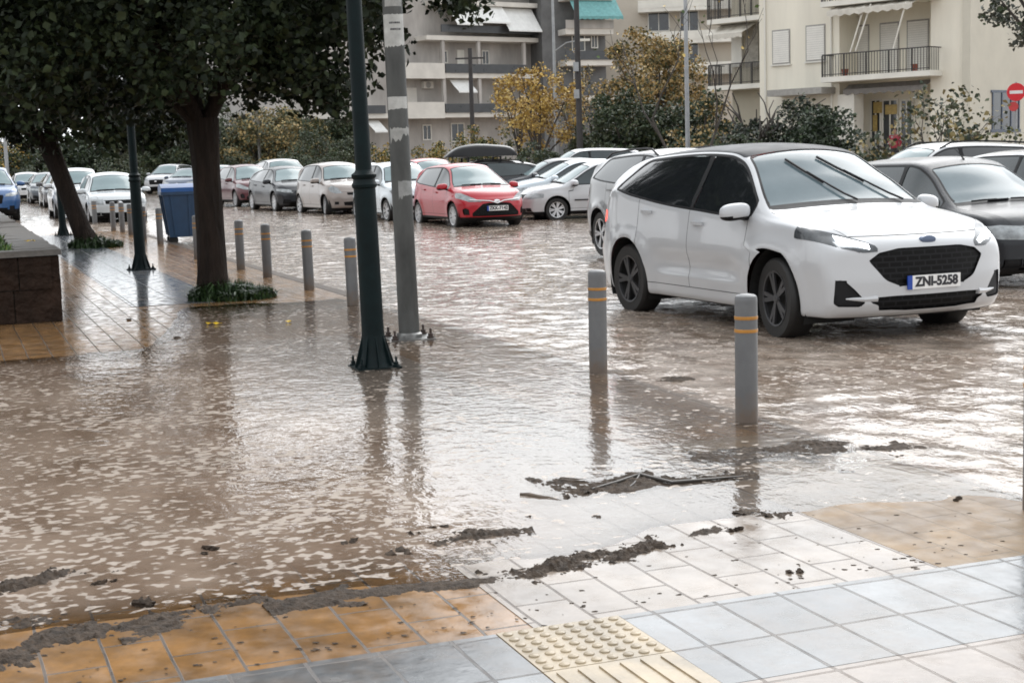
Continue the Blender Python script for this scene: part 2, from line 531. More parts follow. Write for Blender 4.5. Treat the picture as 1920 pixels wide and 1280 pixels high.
def water_mat():
    m = bpy.data.materials.new('muddy flood water')
    m.use_nodes = True
    t = m.node_tree
    L = t.links.new
    b = t.nodes['Principled BSDF']
    out = t.nodes['Material Output']
    tc = nd(t, 'ShaderNodeTexCoord')
    def attr(n):
        a = nd(t, 'ShaderNodeAttribute')
        a.attribute_name = n
        return a.outputs['Fac']
    def noise(scale, detail=3.0, stretch=(1, 1, 1), rough=0.55, dist=0.0):
        mp = nd(t, 'ShaderNodeMapping')
        mp.inputs['Scale'].default_value = stretch
        L(tc.outputs['Object'], mp.inputs[0])
        n = nd(t, 'ShaderNodeTexNoise', Scale=scale, Detail=detail, Roughness=rough, Distortion=dist)
        L(mp.outputs[0], n.inputs['Vector'])
        return n.outputs[0]
    def math_(op, a, b_=None, c=None):
        n = nd(t, 'ShaderNodeMath', operation=op)
        for i, x in enumerate((a, b_, c)):
            if x is None: continue
            if isinstance(x, (int, float)): n.inputs[i].default_value = x
            else: L(x, n.inputs[i])
        return n.outputs[0]
    def rng_(v, a, b_, c=0.0, d=1.0):
        n = nd(t, 'ShaderNodeMapRange')
        n.inputs['From Min'].default_value = a; n.inputs['From Max'].default_value = b_
        n.inputs['To Min'].default_value = c; n.inputs['To Max'].default_value = d
        n.interpolation_type = 'SMOOTHSTEP'
        L(v, n.inputs[0])
        return n.outputs[0]
    # foam flecks
    fa = attr('foam')
    n1 = noise(20.0, 1.0, (1.0, 0.8, 1), 0.5, 0.1)
    n2 = noise(1.3, 3.0)
    thr = math_('MULTIPLY_ADD', fa, -0.085, 0.645)
    thr = math_('MULTIPLY_ADD', rng_(n2, 0.3, 0.7, -1, 1), -0.07, thr)
    fo = math_('SUBTRACT', n1, thr)
    fo = rng_(fo, -0.04, 0.075)
    n5 = noise(40, 3)
    fo = math_('MULTIPLY', fo, rng_(n5, 0.25, 0.6, 0.55, 0.95))
    mud = nd(t, 'ShaderNodeMix', data_type='RGBA')
    L(rng_(noise(1.6, 5.0, (0.6, 1.4, 1)), 0.3, 0.7), mud.inputs[0])
    mud.inputs[6].default_value = (0.175, 0.122, 0.088, 1)
    mud.inputs[7].default_value = (0.29, 0.22, 0.17, 1)
    mx = nd(t, 'ShaderNodeMix', data_type='RGBA')
    L(fo, mx.inputs[0])
    pl = nd(t, 'ShaderNodeMix', data_type='RGBA')
    pf = rng_(noise(2.6, 5.0, (0.5, 1.5, 1), 0.6), 0.36, 0.62, 0.15, 1.0)
    L(math_('MULTIPLY', attr('pale'), pf), pl.inputs[0])
    L(mud.outputs[2], pl.inputs[6])
    pl.inputs[7].default_value = (0.40, 0.335, 0.28, 1)
    L(pl.outputs[2], mx.inputs[6])
    mx.inputs[7].default_value = (0.40, 0.335, 0.28, 1)
    L(mx.outputs[2], b.inputs['Base Color'])
    L(math_('MULTIPLY_ADD', fo, 0.4, 0.04), b.inputs['Roughness'])
    b.inputs['IOR'].default_value = 1.5
    # ripples: short chop, and streaks drawn out along the flow
    h = math_('MULTIPLY', noise(13, 3.0, (1, 0.8, 1), 0.5), 1.0)
    h = math_('MULTIPLY_ADD', noise(5.0, 3.0, (0.7, 1.2, 1), 0.5, 1.0), 1.6, h)
    h = math_('MULTIPLY_ADD', noise(24, 2.0, (0.5, 1.3, 1), 0.6), 0.45, h)
    bp = nd(t, 'ShaderNodeBump', Distance=0.022)
    L(h, bp.inputs['Height'])
    L(attr('ripple'), bp.inputs['Strength'])
    L(bp.outputs[0], b.inputs['Normal'])
    tr = nd(t, 'ShaderNodeBsdfTransparent')
    ms = nd(t, 'ShaderNodeMixShader')
    al = math_('MAXIMUM', attr('alpha'), math_('MULTIPLY', fo, math_('GREATER_THAN', attr('alpha'), 0.04)))
    al = math_('MULTIPLY', al, rng_(noise(2.0, 5.0), 0.28, 0.5, 0.8, 1.0))
    L(al, ms.inputs[0])
    L(tr.outputs[0], ms.inputs[1])
    L(b.outputs[0], ms.inputs[2])
    # the surface film mirrors even where the water is clear
    gl = nd(t, 'ShaderNodeBsdfGlossy', Roughness=0.07)
    L(bp.outputs[0], gl.inputs['Normal'])
    fr = nd(t, 'ShaderNodeFresnel', IOR=1.5)
    L(bp.outputs[0], fr.inputs['Normal'])
    inv = math_('SUBTRACT', 1.0, al)
    m2 = nd(t, 'ShaderNodeMixShader')
    L(math_('MULTIPLY', fr.outputs[0], inv), m2.inputs[0])
    L(ms.outputs[0], m2.inputs[1])
    L(gl.outputs[0], m2.inputs[2])
    L(m2.outputs[0], out.inputs[0])
    return m
fw = pydata('flood_water', V, Fq, [water_mat()], smooth=True)
for nm, arr in (('alpha', A1), ('foam', A2), ('ripple', A3), ('pale', A4)):
    at = fw.data.attributes.new(nm, 'FLOAT', 'POINT')
    at.data.foreach_set('value', arr)
street(fw, 'structure')

# ---- mud washed up along the shore
M_MUD = mat('washed up mud', (0.058, 0.043, 0.032), 0.75, spec=0.2, ns=25, na=0.6, bs=120, ba=0.6)
def mud_lumps(path, width, dens, hgt):
    """a smear of silt along a path: low, ragged, thinning out to nothing"""
    b = MUD
    pts = [G(x, y) for x, y in path]
    cum = [0.0]
    for a, c in zip(pts[:-1], pts[1:]): cum.append(cum[-1] + (c - a).length)
    L = cum[-1]
    st = 0.009
    nL = max(6, int((L + 0.12) / st)); w_ = width * 2.2 + 0.03; nW = max(6, int(2 * w_ / st))
    grid = []
    sd_ = random.random() * 50
    for i in range(nL + 1):
        q = -0.06 + (L + 0.12) * i / nL
        k = 0
        while k < len(cum) - 2 and q > cum[k + 1]: k += 1
        t = (q - cum[k]) / max(1e-6, cum[k + 1] - cum[k])
        c = pts[k].lerp(pts[k + 1], t)
        d = (pts[k + 1] - pts[k]).normalized(); side = Vector((-d.y, d.x, 0))
        endf = min(1, (q + 0.06) / 0.10, (L + 0.06 - q) / 0.10)
        row = []
        zb = max(0.004, water(c.x * SU.x + c.y * SU.y, c.x * SN_.x + c.y * SN_.y)[0] + 0.001)
        for j in range(nW + 1):
            o = -w_ + 2 * w_ * j / nW
            p = c + side * o
            f = 1 - (o / (width * 1.5 + 0.02)) ** 2
            n1 = mnoise.noise(Vector((p.x * 7, p.y * 7, sd_))) + 0.6 * mnoise.noise(Vector((p.x * 19, p.y * 19, sd_)))
            n2 = mnoise.noise(Vector((p.x * 55, p.y * 55, sd_))) + 0.6 * mnoise.noise(Vector((p.x * 110, p.y * 110, sd_)))
            z = hgt * 0.62 * (1.05 * f * endf - 0.55 + 1.15 * n1 + 0.75 * n2)
            row.append(b.bm.verts.new((p.x, p.y, zb + z)))
        grid.append(row)
    for A, B_ in zip(grid[:-1], grid[1:]):
        for j in range(nW):
            q = [A[j], B_[j], B_[j + 1], A[j + 1]]
            if max(v.co.z for v in q) > 0.0: b._f(q)
MUD = MB()
mud_lumps([(0, 1108), (60, 1098), (112, 1082)], 0.035, 190, 0.027)
mud_lumps([(0, 1172), (50, 1166), (90, 1160)], 0.03, 150, 0.021)
mud_lumps([(12, 1246), (60, 1215), (120, 1192), (200, 1176), (280, 1165), (335, 1160)], 0.05, 330, 0.021)
mud_lumps([(250, 1185), (330, 1172)], 0.04, 200, 0.015)
mud_lumps([(402, 1138), (440, 1130), (472, 1124)], 0.025, 170, 0.021)
mud_lumps([(525, 1135), (570, 1128), (640, 1118)], 0.055, 260, 0.018)
mud_lumps([(640, 1116), (720, 1108), (850, 1096), (930, 1088)], 0.025, 200, 0.013)
mud_lumps([(960, 1085), (1010, 1072), (1060, 1056), (1120, 1046), (1170, 1040)], 0.06, 520, 0.030)
mud_lumps([(1170, 1040), (1210, 1028), (1246, 1020)], 0.05, 360, 0.030)
mud_lumps([(840, 1022), (880, 1012), (905, 1004)], 0.07, 380, 0.024)
mud_lumps([(900, 1005), (975, 1000)], 0.04, 260, 0.021)
mud_lumps([(1035, 918), (1075, 914), (1110, 922)], 0.10, 330, 0.021)
mud_lumps([(1110, 920), (1180, 918), (1195, 900)], 0.06, 200, 0.018)
mud_lumps([(1195, 893), (1250, 903), (1290, 904), (1340, 896), (1392, 893)], 0.035, 220, 0.024)
mud_lumps([(1318, 864), (1350, 862), (1420, 852)], 0.09, 160, 0.015)
mud_lumps([(1476, 852), (1510, 846), (1556, 832)], 0.10, 160, 0.018)
mud_lumps([(1436, 964), (1450, 956)], 0.05, 400, 0.027)
mud_lumps([(1468, 966), (1488, 962)], 0.03, 300, 0.015)
mud_lumps([(1300, 1004), (1348, 994)], 0.02, 140, 0.015)
mud_lumps([(1660, 848), (1700, 842)], 0.06, 100, 0.015)
mud_lumps([(1245, 712), (1290, 716)], 0.06, 60, 0.018)
for x, y, r in ((190, 1096, 1.3), (278, 1132, 1.5), (655, 1020, 1.2), (752, 1036, 1.2), (830, 992, 1.2), (400, 1036, 1.3), (385, 1040, 0.8), (900, 840, 0.9), (985, 975, 0.8), (772, 1004, 0.9), (1375, 994, 0.8), (430, 1060, 0.6), (220, 1074, 0.6), (330, 635, 1.2), (240, 600, 1.0), (350, 640, 0.8), (1120, 970, 0.7), (1590, 885, 0.7), (1795, 938, 0.7), (1500, 1075, 0.7)):
    p = G(x, y)
    for k in range(5):
        MUD.ico((p.x + random.gauss(0, 0.018 * r), p.y + random.gauss(0, 0.018 * r), 0.006), 0.012 * r * random.uniform(0.5, 1.2), 2, (1.5, 1.1, 0.9), 1.1)
for k in range(260):                                 # crumbs, thickest along the edge of the water
    s = (-4.68 + random.gauss(0, 0.05)) if random.random() < 0.55 else -5.0 + random.gauss(0, 0.25)
    n = random.uniform(-0.2, 4.6)
    p = P(min(s, -4.5), n)
    MUD.ico((p.x, p.y, 0.004), random.uniform(0.0012, 0.005), 1, (2.6, 1.4, 0.4), 0.9)
o = MUD.build('mud', [M_MUD], smooth=True)
tag(o, 'dark brown mud washed up in ridges along the edge of the flood water', 'mud', kind='stuff')
# twigs and leaves
M_STICK = mat('wet stick', (0.09, 0.065, 0.045), 0.4, ns=20, na=0.4)
b = MB()
b.tube([G(x, y, z) for x, y, z in ((975, 926, 0.02), (992, 927, 0.018), (1012, 931, 0.016), (1030, 933, 0.014), (1048, 937, 0.012))], [0.007, 0.011, 0.009, 0.008, 0.004], 7)
tag(b.build('stick', [M_STICK], smooth=True), 'pale brown stick lying by a mud clump on the wet paving', 'stick')
b = MB()
b.tube([G(x, y, z) for x, y, z in ((1110, 916, 0.022), (1160, 902, 0.025), (1200, 889, 0.03), (1260, 904, 0.022), (1330, 898, 0.02), (1395, 892, 0.018))], [0.005, 0.007, 0.009, 0.009, 0.007, 0.003], 7)
b.tube([G(x, y, z) for x, y, z in ((1200, 889, 0.03), (1190, 905, 0.02), (1170, 920, 0.012))], [0.006, 0.005, 0.003], 6)
tag(b.build('branch', [mat('dark wet branch', (0.03, 0.024, 0.018), 0.4, ns=20, na=0.4)], smooth=True), 'long dark branch caked with mud in front of the nearest bollard', 'branch')
M_YLEAF = mat('yellow fallen leaf', (0.55, 0.36, 0.01), 0.4, ns=30, na=0.2)
for i, (x, y, z, lab) in enumerate(((398, 607, 0.022, 'yellow leaf lying on wet pavers in front of the thick tree trunk'), (541, 603, 0.022, 'small yellow leaf on wet paving between tree trunk and grey bollard'), (58, 452, 0.785, 'yellow leaf lying on the stone cap of the raised planter'))):
    p = G(x, y, z)
    b = MB()
    r = 0.075 if i != 1 else 0.055
    pts = [Vector((math.cos(a) * r * k, math.sin(a) * r * k * 0.8, 0.012 * math.sin(3 * a) + 0.006)) for a, k in [(2 * math.pi * j / 9, (1.0, 0.6, 0.9, 0.55, 1.0, 0.6, 0.85, 0.5, 0.7)[j]) for j in range(9)]]
    vs = [b.bm.verts.new(q) for q in pts]
    c = b.bm.verts.new((0, 0, 0.012))
    for j in range(9): b._f([vs[j], vs[(j + 1) % 9], c])
    b.bar((0, 0, 0.008), (r * 1.3, 0.01, 0.004), 0.004)
    o = b.build('fallen_leaf', [M_YLEAF])
    o.location = p
    o.rotation_euler = (0, 0, i * 1.3)
    tag(o, lab, 'leaf')
# ------------------------------------------------------------------ cars
def smax(a, b, k=0.05):
    h = max(k - abs(a - b), 0) / k
    return max(a, b) + h * h * k * 0.25
def sd_poly(px, py, v, r=0.0):
    d = 1e9; s = 1.0; n = len(v); j = n - 1
    for i in range(n):
        ex, ey = v[j][0] - v[i][0], v[j][1] - v[i][1]
        wx, wy = px - v[i][0], py - v[i][1]
        t = min(1, max(0, (wx * ex + wy * ey) / (ex * ex + ey * ey + 1e-12)))
        bx, by = wx - ex * t, wy - ey * t
        d = min(d, bx * bx + by * by)
        c1, c2, c3 = py >= v[i][1], py < v[j][1], ex * wy > ey * wx
        if (c1 and c2 and c3) or not (c1 or c2 or c3): s = -s
        j = i
    return s * math.sqrt(d) - r
def cut_iso(bm, f):
    """cuts the mesh along f = 0, so region outlines come out clean"""
    val = {v: f(v.co.x, v.co.y, v.co.z) for v in bm.verts}
    new = set()
    for e in list(bm.edges):
        a, b = e.verts
        fa, fb = val[a], val[b]
        if (fa < 0) != (fb < 0):
            t = fa / (fa - fb)
            if t < 0.02 or t > 0.98:
                v = a if t < 0.5 else b
                val[v] = 0.0
                new.add(v)
                continue
            _, v = bmesh.utils.edge_split(e, a, t)
            val[v] = 0.0
            new.add(v)
    for fc in {fc for v in new for fc in v.link_faces}:
        vs = [v for v in fc.verts if v in new]
        if len(vs) == 2:
            try:
                bmesh.utils.face_split(fc, vs[0], vs[1])
            except ValueError:
                pass
class Car:
    W = 0.85; H = 1.5; zs = 0.2; zm = 0.62; tuck = 0.05; rw = 0.56; xa_f = 0.1
    sweep = 0.3; rsweep = 0.18; wr_tyre = 0.31; tyre_w = 0.2; spokes = 7; flare = 0.015; groove = 0.0
    two_box = True; black_roof = False; crown = 0.06; arch = 0.055
    def __init__(s, **k):
        s.__dict__.update(k)
        s.xaf, s.xar = s.wb / 2, -s.wb / 2
        s.zt = pchip(s.top); s.zbl = pchip(s.belt); s.plan_f = pchip(s.plan)
        s.wr = pchip([(s.xr, s.W * 0.74), (s.xrb, s.W * 0.82), (s.xrt, s.rw), (s.xt, s.rw + 0.01), (s.xc, s.W * 0.86), (s.xf, s.W * 0.66)])
        s.cr = pchip([(s.xr, 0.03), (s.xrt, s.crown), (s.xt, s.crown), (s.xc, 0.035), (s.xf, 0.03)])
        s.nose_f = pchip(s.nose); s.tail_f = pchip(s.tail)
    def zr(s, x): return s.zt(x) - s.cr(x)
    def zb(s, x): return min(s.zbl(x), s.zr(x) - 0.035)
    def ring(s, x):
        W = s.plan_f(x); zt, zr, zb, wr = s.zt(x), s.zr(x), s.zb(x), s.wr(x)
        wb = W - s.tuck
        wr = min(wr, wb - 0.02)
        zm = min(s.zm, zb - 0.08)
        c = [(0.0, s.zs), (W - 0.06, s.zs), (W, zm), (wb, zb), (wr, zr)]
        rad = [0, 0.06, 0.22, 0.035, 0.06]
        segs = [3, 14, 6, 9]
        nf = [0, 3, 5, 3, 4]
        pts = [c[0]]
        prev = c[0]
        out = []
        for i in range(1, 5):
            p = c[i]
            q = c[i + 1] if i < 4 else (wr * 0.5, zr + (zt - zr) * 0.75)
            a = Vector((prev[0] - p[0], prev[1] - p[1])); b = Vector((q[0] - p[0], q[1] - p[1]))
            rr = min(rad[i], 0.45 * a.length, 0.45 * b.length)
            A = Vector(p) + a.normalized() * rr; B = Vector(p) + b.normalized() * rr
            for k in range(1, segs[i - 1] + 1):
                t = k / segs[i - 1]
                pts.append((pts[-1][0] * 0 + out_lerp(out, pts, prev, A, t)[0], out_lerp(out, pts, prev, A, t)[1]))
            for k in range(1, nf[i] + 1):
                t = k / nf[i]
                v = A * (1 - t) ** 2 + Vector(p) * 2 * t * (1 - t) + B * t * t
                pts.append((v.x, v.y))
            prev = (B.x, B.y)
        y0, z0 = prev
        for k in range(1, 9):
            t = k / 8
            y = y0 * (1 - t)
            z = z0 + (zt - z0) * (1 - (y / y0) ** 2)
            pts.append((y, z))
        res = []
        for y, z in pts:
            if y > 0.6 * W:
                for xa in (s.xaf, s.xar):
                    r = math.hypot(x - xa, z - s.wr_tyre)
                    y += s.flare * math.exp(-((r - s.wr_tyre - s.arch - 0.03) / 0.07) ** 2)
                if s.groove:
                    k = sstep(s.xar + 0.45, s.xar + 0.8, x) * (1 - sstep(s.xaf - 0.8, s.xaf - 0.42, x))
                    y -= s.groove * k * (math.exp(-((z - 0.56) / 0.09) ** 2) if z > 0.50 else 0.64 * sstep(0.44, 0.50, z))
            res.append((y, z))
        return res
    def build_surface(s):
        bm = bmesh.new()
        xs = list(np.arange(s.xr + 0.1, s.xf - 0.1, 0.055)) + [s.xf - d for d in (0.1, 0.075, 0.05, 0.03, 0.015, 0.005, 0.0)]
        xs = [s.xr + d for d in (0, 0.005, 0.015, 0.03, 0.05, 0.075)] + xs
        r = 0.1
        def fill(x, ring):
            d = min(s.xf - x, x - s.xr)
            if d < r:
                k = r - math.sqrt(max(0, r * r - (r - d) ** 2))
                k *= 0.7
                zt, zs = max(p[1] for p in ring), s.zs
                zc, hh = (zt + zs) / 2, (zt - zs) / 2
                return [(y * (1 - k / s.W), zc + (z - zc) * (1 - k / hh)) for y, z in ring]
            return ring
        rings = []
        for x in xs:
            rg = fill(x, s.ring(x))
            rings.append((x, rg))
        n = len(rings[0][1])
        def addring(x, rg):
            L = [bm.verts.new((x, y, z)) for y, z in rg]
            Rr = [L[0]] + [bm.verts.new((x, -y, z)) for y, z in rg[1:-1]] + [L[-1]]
            return L, Rr
        V = [addring(x, rg) for x, rg in rings]
        def skin(A, B):
            for side in (0, 1):
                a, b = A[side], B[side]
                for k in range(n - 1):
                    q = [a[k], a[k + 1], b[k + 1], b[k]]
                    q = list(dict.fromkeys(q))
                    if len(q) > 2:
                        try: bm.faces.new(q)
                        except ValueError: pass
        for A, B in zip(V[:-1], V[1:]):
            skin(A, B)
        for end in (0, -1):
            x, rg = rings[end]
            zc = (max(p[1] for p in rg) + s.zs) / 2
            prev = V[end]
            K = 20 if end == -1 else 14
            for k in range(1, K):
                t = 1 - k / K
                cur = addring(x, [(y * t, zc + (z - zc) * t) for y, z in rg])
                skin(prev, cur)
                prev = cur
            c = bm.verts.new((x, 0, zc))
            for side in (0, 1):
                for k in range(n - 1):
                    try: bm.faces.new([prev[side][k], prev[side][k + 1], c])
                    except ValueError: pass
        bmesh.ops.remove_doubles(bm, verts=bm.verts, dist=0.0004)
        return bm
    def F(s, y, z):
        return s.xf - s.sweep * (min(abs(y), s.W) / s.W) ** 2.4 - s.nose_f(z)
    def B(s, y, z):
        return s.xr + s.rsweep * (min(abs(y), s.W) / s.W) ** 2.6 + s.tail_f(z)
    def warp(s, co):
        x, y, z = co
        xa = s.xaf + s.xa_f
        if x > xa:
            t = (x - xa) / (s.xf - xa)
            x += (s.F(y, z) - s.xf) * t * t
        xb = s.xar - s.xa_f
        if x < xb:
            t = (xb - x) / (xb - s.xr)
            x += (s.B(y, z) - s.xr) * t * t
        k = sstep(s.xt - 0.4, s.xt + 0.1, co[0]) * (1 - sstep(s.xc, s.xc + 0.5, co[0]))
        if z > 0.75:
            x -= 0.13 * k * (y / s.W) ** 2
        return Vector((x, y, z))
    def top_pt(s, x, y, up=0.0):
        wr, zt, zr = s.wr(x), s.zt(x), s.zr(x)
        return s.warp((x, y, zt - (zt - zr) * min(1, (y / wr) ** 2) + up))
    def side_y(s, x, z):
        rg = s.ring(x)
        best = s.plan_f(x)
        for a, b in zip(rg[4:-8], rg[5:-7]):
            if (a[1] - z) * (b[1] - z) <= 0 and abs(a[1] - b[1]) > 1e-6:
                t = (z - a[1]) / (b[1] - a[1])
                return a[0] + (b[0] - a[0]) * t
        return best
def out_lerp(out, pts, prev, A, t):
    return (prev[0] + (A[0] - prev[0]) * t, prev[1] + (A[1] - prev[1]) * t)

def car_parts(s):
    """splits the shell of a car into its parts; returns {name: [(mesh, material slot names)]}"""
    bm = s.build_surface()
    ra = s.wr_tyre + s.arch
    def f_arch(x, y, z):
        d = min(math.hypot(x - s.xaf, z - s.wr_tyre), math.hypot(x - s.xar, z - s.wr_tyre)) - ra
        return d if abs(y) > 0.45 * s.W else 1.0
    g = s.glass
    def f_side(x, y, z):
        if z < 0.6: return 1.0
        a = smax(s.zb(x) + 0.03 - z, z - (s.zr(x) - 0.045), 0.03)
        rear = g['x0'] + g.get('k0', 0.5) * (z - s.zb(x)) - x
        a = smax(a, rear, 0.09)
        return smax(a, x - g['x1'], 0.03)
    def f_fw(x, y, z): return smax(f_side(x, y, z), g['xB'] + 0.035 - x, 0.02)
    def f_rw(x, y, z):
        a = smax(f_side(x, y, z), x - (g['xB'] - 0.035), 0.02)
        return a
    def f_ws(x, y, z):
        a = smax(abs(y) - (s.wr(x) - 0.055), s.xt + 0.04 - x, 0.08)
        a = smax(a, x - (s.xc - 0.085), 0.06)
        return max(a, s.zr(x) - 0.04 - z)
    def f_bw(x, y, z):
        a = smax(abs(y) - (s.wr(x) - 0.07), s.xrb + 0.03 - x, 0.08)
        a = smax(a, x - (s.xrt - 0.03), 0.06)
        return max(a, s.zr(x) - 0.04 - z)
    def f_hl(x, y, z): return smax(sd_poly(abs(y), z, s.headlight), (s.xf - s.hl_len) - x, 0.03)
    def f_tl(x, y, z): return smax(sd_poly(abs(y), z, s.taillight), x - (s.xr + s.tl_len), 0.03)
    def f_grille(x, y, z): return max(sd_poly(abs(y), z, s.grille, 0.01), s.xf - 0.3 - x)
    def f_low(x, y, z): return max(sd_poly(abs(y), z, s.intake, 0.005), s.xf - 0.4 - x) if s.intake else 1.0
    def f_fog(x, y, z): return max(sd_poly(abs(y), z, s.fog, 0.005), s.xf - 0.5 - x) if s.fog else 1.0
    def f_roof(x, y, z):
        if not s.black_roof: return 1.0
        return max(abs(y) - (s.wr(x) - 0.015), s.xrt - 0.08 - x, x - (s.xt + 0.03), s.zr(x) - 0.05 - z)
    def f_sill(x, y, z): return z - s.dark_z
    def f_cowl(x, y, z): return max(abs(y) - (s.wr(x) - 0.03), s.xc - 0.085 - x, x - (s.xc + 0.0), s.zr(x) - 0.05 - z)
    # seams
    x1, xB, x2 = g['x1'] - 0.02, g['xB'], g['xD']
    def dz(x, z): return s.zs + 0.13 < z < s.zb(x) + 0.02
    seams = [(lambda x, y, z: x - (x1 + 0.02), lambda x, y, z: abs(y) > 0.6 * s.W and dz(x, z) and abs(x - x1) < 0.1),
             (lambda x, y, z: x - xB, lambda x, y, z: abs(y) > 0.6 * s.W and dz(x, z) and abs(x - xB) < 0.1),
             (lambda x, y, z: z - (s.zs + 0.13), lambda x, y, z: abs(y) > 0.6 * s.W and x2 < x < x1 and z < s.zs + 0.2),
             (lambda x, y, z: abs(y) - (s.wr(x) - 0.01), lambda x, y, z: x > s.xc and x < s.xf - 0.07 and z > s.zr(x) - 0.05),
             (lambda x, y, z: z - s.hood_z, lambda x, y, z: x > s.xf - 0.16 and abs(y) < s.wr(s.xf) and z > 0.5)]
    if not s.three_door:
        seams.append((lambda x, y, z: x - (x2 + max(0, 0.35 - abs(z - 0.95)) * 0), lambda x, y, z: abs(y) > 0.6 * s.W and ra + s.wr_tyre - 0.1 < z < s.zb(x) + 0.02 and abs(x - x2) < 0.1))
    T = 0.022
    cuts = [f_arch, f_side, lambda *a: f_side(*a) - T, f_fw, f_rw, f_ws, lambda *a: f_ws(*a) - T, f_bw, f_hl, f_tl, f_grille, f_sill, f_cowl]
    if s.intake: cuts.append(f_low)
    if s.fog: cuts.append(f_fog)
    if s.black_roof: cuts.append(f_roof)
    for f in cuts:
        cut_iso(bm, f)
    sw = 0.0035
    for f, dom in seams:
        cut_iso(bm, lambda *a: f(*a) - sw)
        cut_iso(bm, lambda *a: f(*a) + sw)
    groups = {}
    for fc in bm.faces:
        c = fc.calc_center_median()
        p = (c.x, c.y, c.z)
        mi = 0
        if f_arch(*p) < 0: continue
        if f_fw(*p) < 0: k = 'window'
        elif f_rw(*p) < 0: k = 'rear_window'
        elif f_ws(*p) < 0: k = 'windscreen'
        elif f_bw(*p) < 0: k = 'rear_screen'
        elif f_hl(*p) < 0: k = 'headlight'
        elif f_tl(*p) < 0: k = 'tail_light'
        elif f_grille(*p) < 0: k = 'grille'
        elif f_low(*p) < 0: k = 'air_intake'
        elif f_fog(*p) < 0: k = 'fog_light'
        elif f_roof(*p) < 0: k = 'roof'
        else:
            k = 'body'
            if f_side(*p) < T or f_ws(*p) < T: mi = 1
            elif f_sill(*p) < 0 or f_cowl(*p) < 0: mi = 1
            else:
                for f, dom in seams:
                    if abs(f(*p)) < sw and dom(*p):
                        mi = 2
                        break
        if k in ('window', 'rear_window', 'headlight', 'tail_light', 'fog_light'):
            k = k + ('|L' if c.y > 0 else '|R')
        groups.setdefault(k, []).append((fc, mi))
    bm.normal_update()
    bmesh.ops.recalc_face_normals(bm, faces=bm.faces)
    res = []
    for k, fs in groups.items():
        b2 = bmesh.new()
        mp = {}
        inset = {'window': 0.006, 'rear_window': 0.006, 'windscreen': 0.005, 'rear_screen': 0.005, 'headlight': -0.004, 'grille': 0.02, 'air_intake': 0.03, 'fog_light': 0.025, 'tail_light': -0.006, 'roof': -0.003}.get(k.split('|')[0], 0)
        for fc, mi in fs:
            vs = []
            for v in fc.verts:
                if v not in mp:
                    mp[v] = b2.verts.new(s.warp(v.co - v.normal * inset))
                vs.append(mp[v])
            try:
                nf = b2.faces.new(vs)
                nf.material_index = mi
                nf.smooth = True
            except ValueError:
                pass
        me = bpy.data.meshes.new(k.split('|')[0])
        b2.to_mesh(me)
        b2.free()
        res.append((k.split('|')[0], me))
    bm.free()
    return res

M_BLACK = mat('black plastic', (0.009, 0.009, 0.010), 0.5, spec=0.2, na=0.2, ns=20)
M_GAP = mat('panel gap', (0.006, 0.006, 0.006), 0.8)
M_DARKGLASS = mat('tinted car glass', (0.012, 0.014, 0.016), 0.04, coat=0.8, na=0.1)
M_SCREEN = mat('misted windscreen glass', (0.095, 0.13, 0.145), 0.12, na=0.10, ns=2.5, ior=1.42)
M_SCREEN2 = mat('misted teal windscreen glass', (0.14, 0.20, 0.21), 0.12, na=0.10, ns=2.5, ior=1.42)
M_SIDEGLASS = mat('car side glass', (0.025, 0.036, 0.04), 0.05, coat=0.2, na=0.2, ns=3)
M_TYRE = mat('tyre rubber', (0.008, 0.0075, 0.007), 0.6, na=0.3, ns=15)
M_ALLOY = mat('alloy', (0.55, 0.55, 0.56), 0.3, 0.9, na=0.1)
M_DARKALLOY = mat('dark alloy', (0.05, 0.05, 0.053), 0.35, 0.4, na=0.1)
M_CHROME = mat('chrome', (0.7, 0.7, 0.72), 0.12, 1.0, na=0.05)
M_LAMP = mat('headlamp lens', (0.24, 0.26, 0.27), 0.08, coat=0.6, na=0.45, ns=9)
M_LAMPDARK = mat('headlamp housing', (0.045, 0.05, 0.055), 0.12, coat=0.25, na=0.5, ns=14)
M_LIT = mat('lit headlamp', (0.9, 0.9, 0.9), 0.2, emit=(0.95, 0.98, 1.0, 9.0))
M_TAIL = mat('tail lamp lens', (0.45, 0.015, 0.015), 0.1, coat=1.0)
M_TAILLIT = mat('lit tail lamp', (0.6, 0.03, 0.02), 0.15, emit=(1.0, 0.12, 0.08, 1.2))
M_PLATE = mat('plate white', (0.75, 0.75, 0.74), 0.35, na=0.05)
M_INK = mat('plate ink', (0.015, 0.015, 0.02), 0.5)
M_EU = mat('plate blue band', (0.01, 0.05, 0.30), 0.4)
def grille_mat():
    m = mat('grille mesh', (0.008, 0.008, 0.009), 0.5, spec=0.12)
    t = m.node_tree
    b = t.nodes['Principled BSDF']
    tc = nd(t, 'ShaderNodeTexCoord')
    mp = nd(t, 'ShaderNodeMapping')
    mp.inputs['Rotation'].default_value = (0, R(90), R(90))
    t.links.new(tc.outputs['Object'], mp.inputs[0])
    br = nd(t, 'ShaderNodeTexBrick', Scale=1.0)
    br.inputs['Brick Width'].default_value = 0.11
    br.inputs['Row Height'].default_value = 0.045
    br.inputs['Mortar Size'].default_value = 0.008
    br.inputs['Color1'].default_value = (0.003, 0.003, 0.003, 1)
    br.inputs['Color2'].default_value = (0.004, 0.004, 0.004, 1)
    br.inputs['Mortar'].default_value = (0.012, 0.012, 0.013, 1)
    t.links.new(mp.outputs[0], br.inputs[0])
    t.links.new(br.outputs[0], b.inputs['Base Color'])
    return m
M_GRILLE = grille_mat()
PAINT = {}
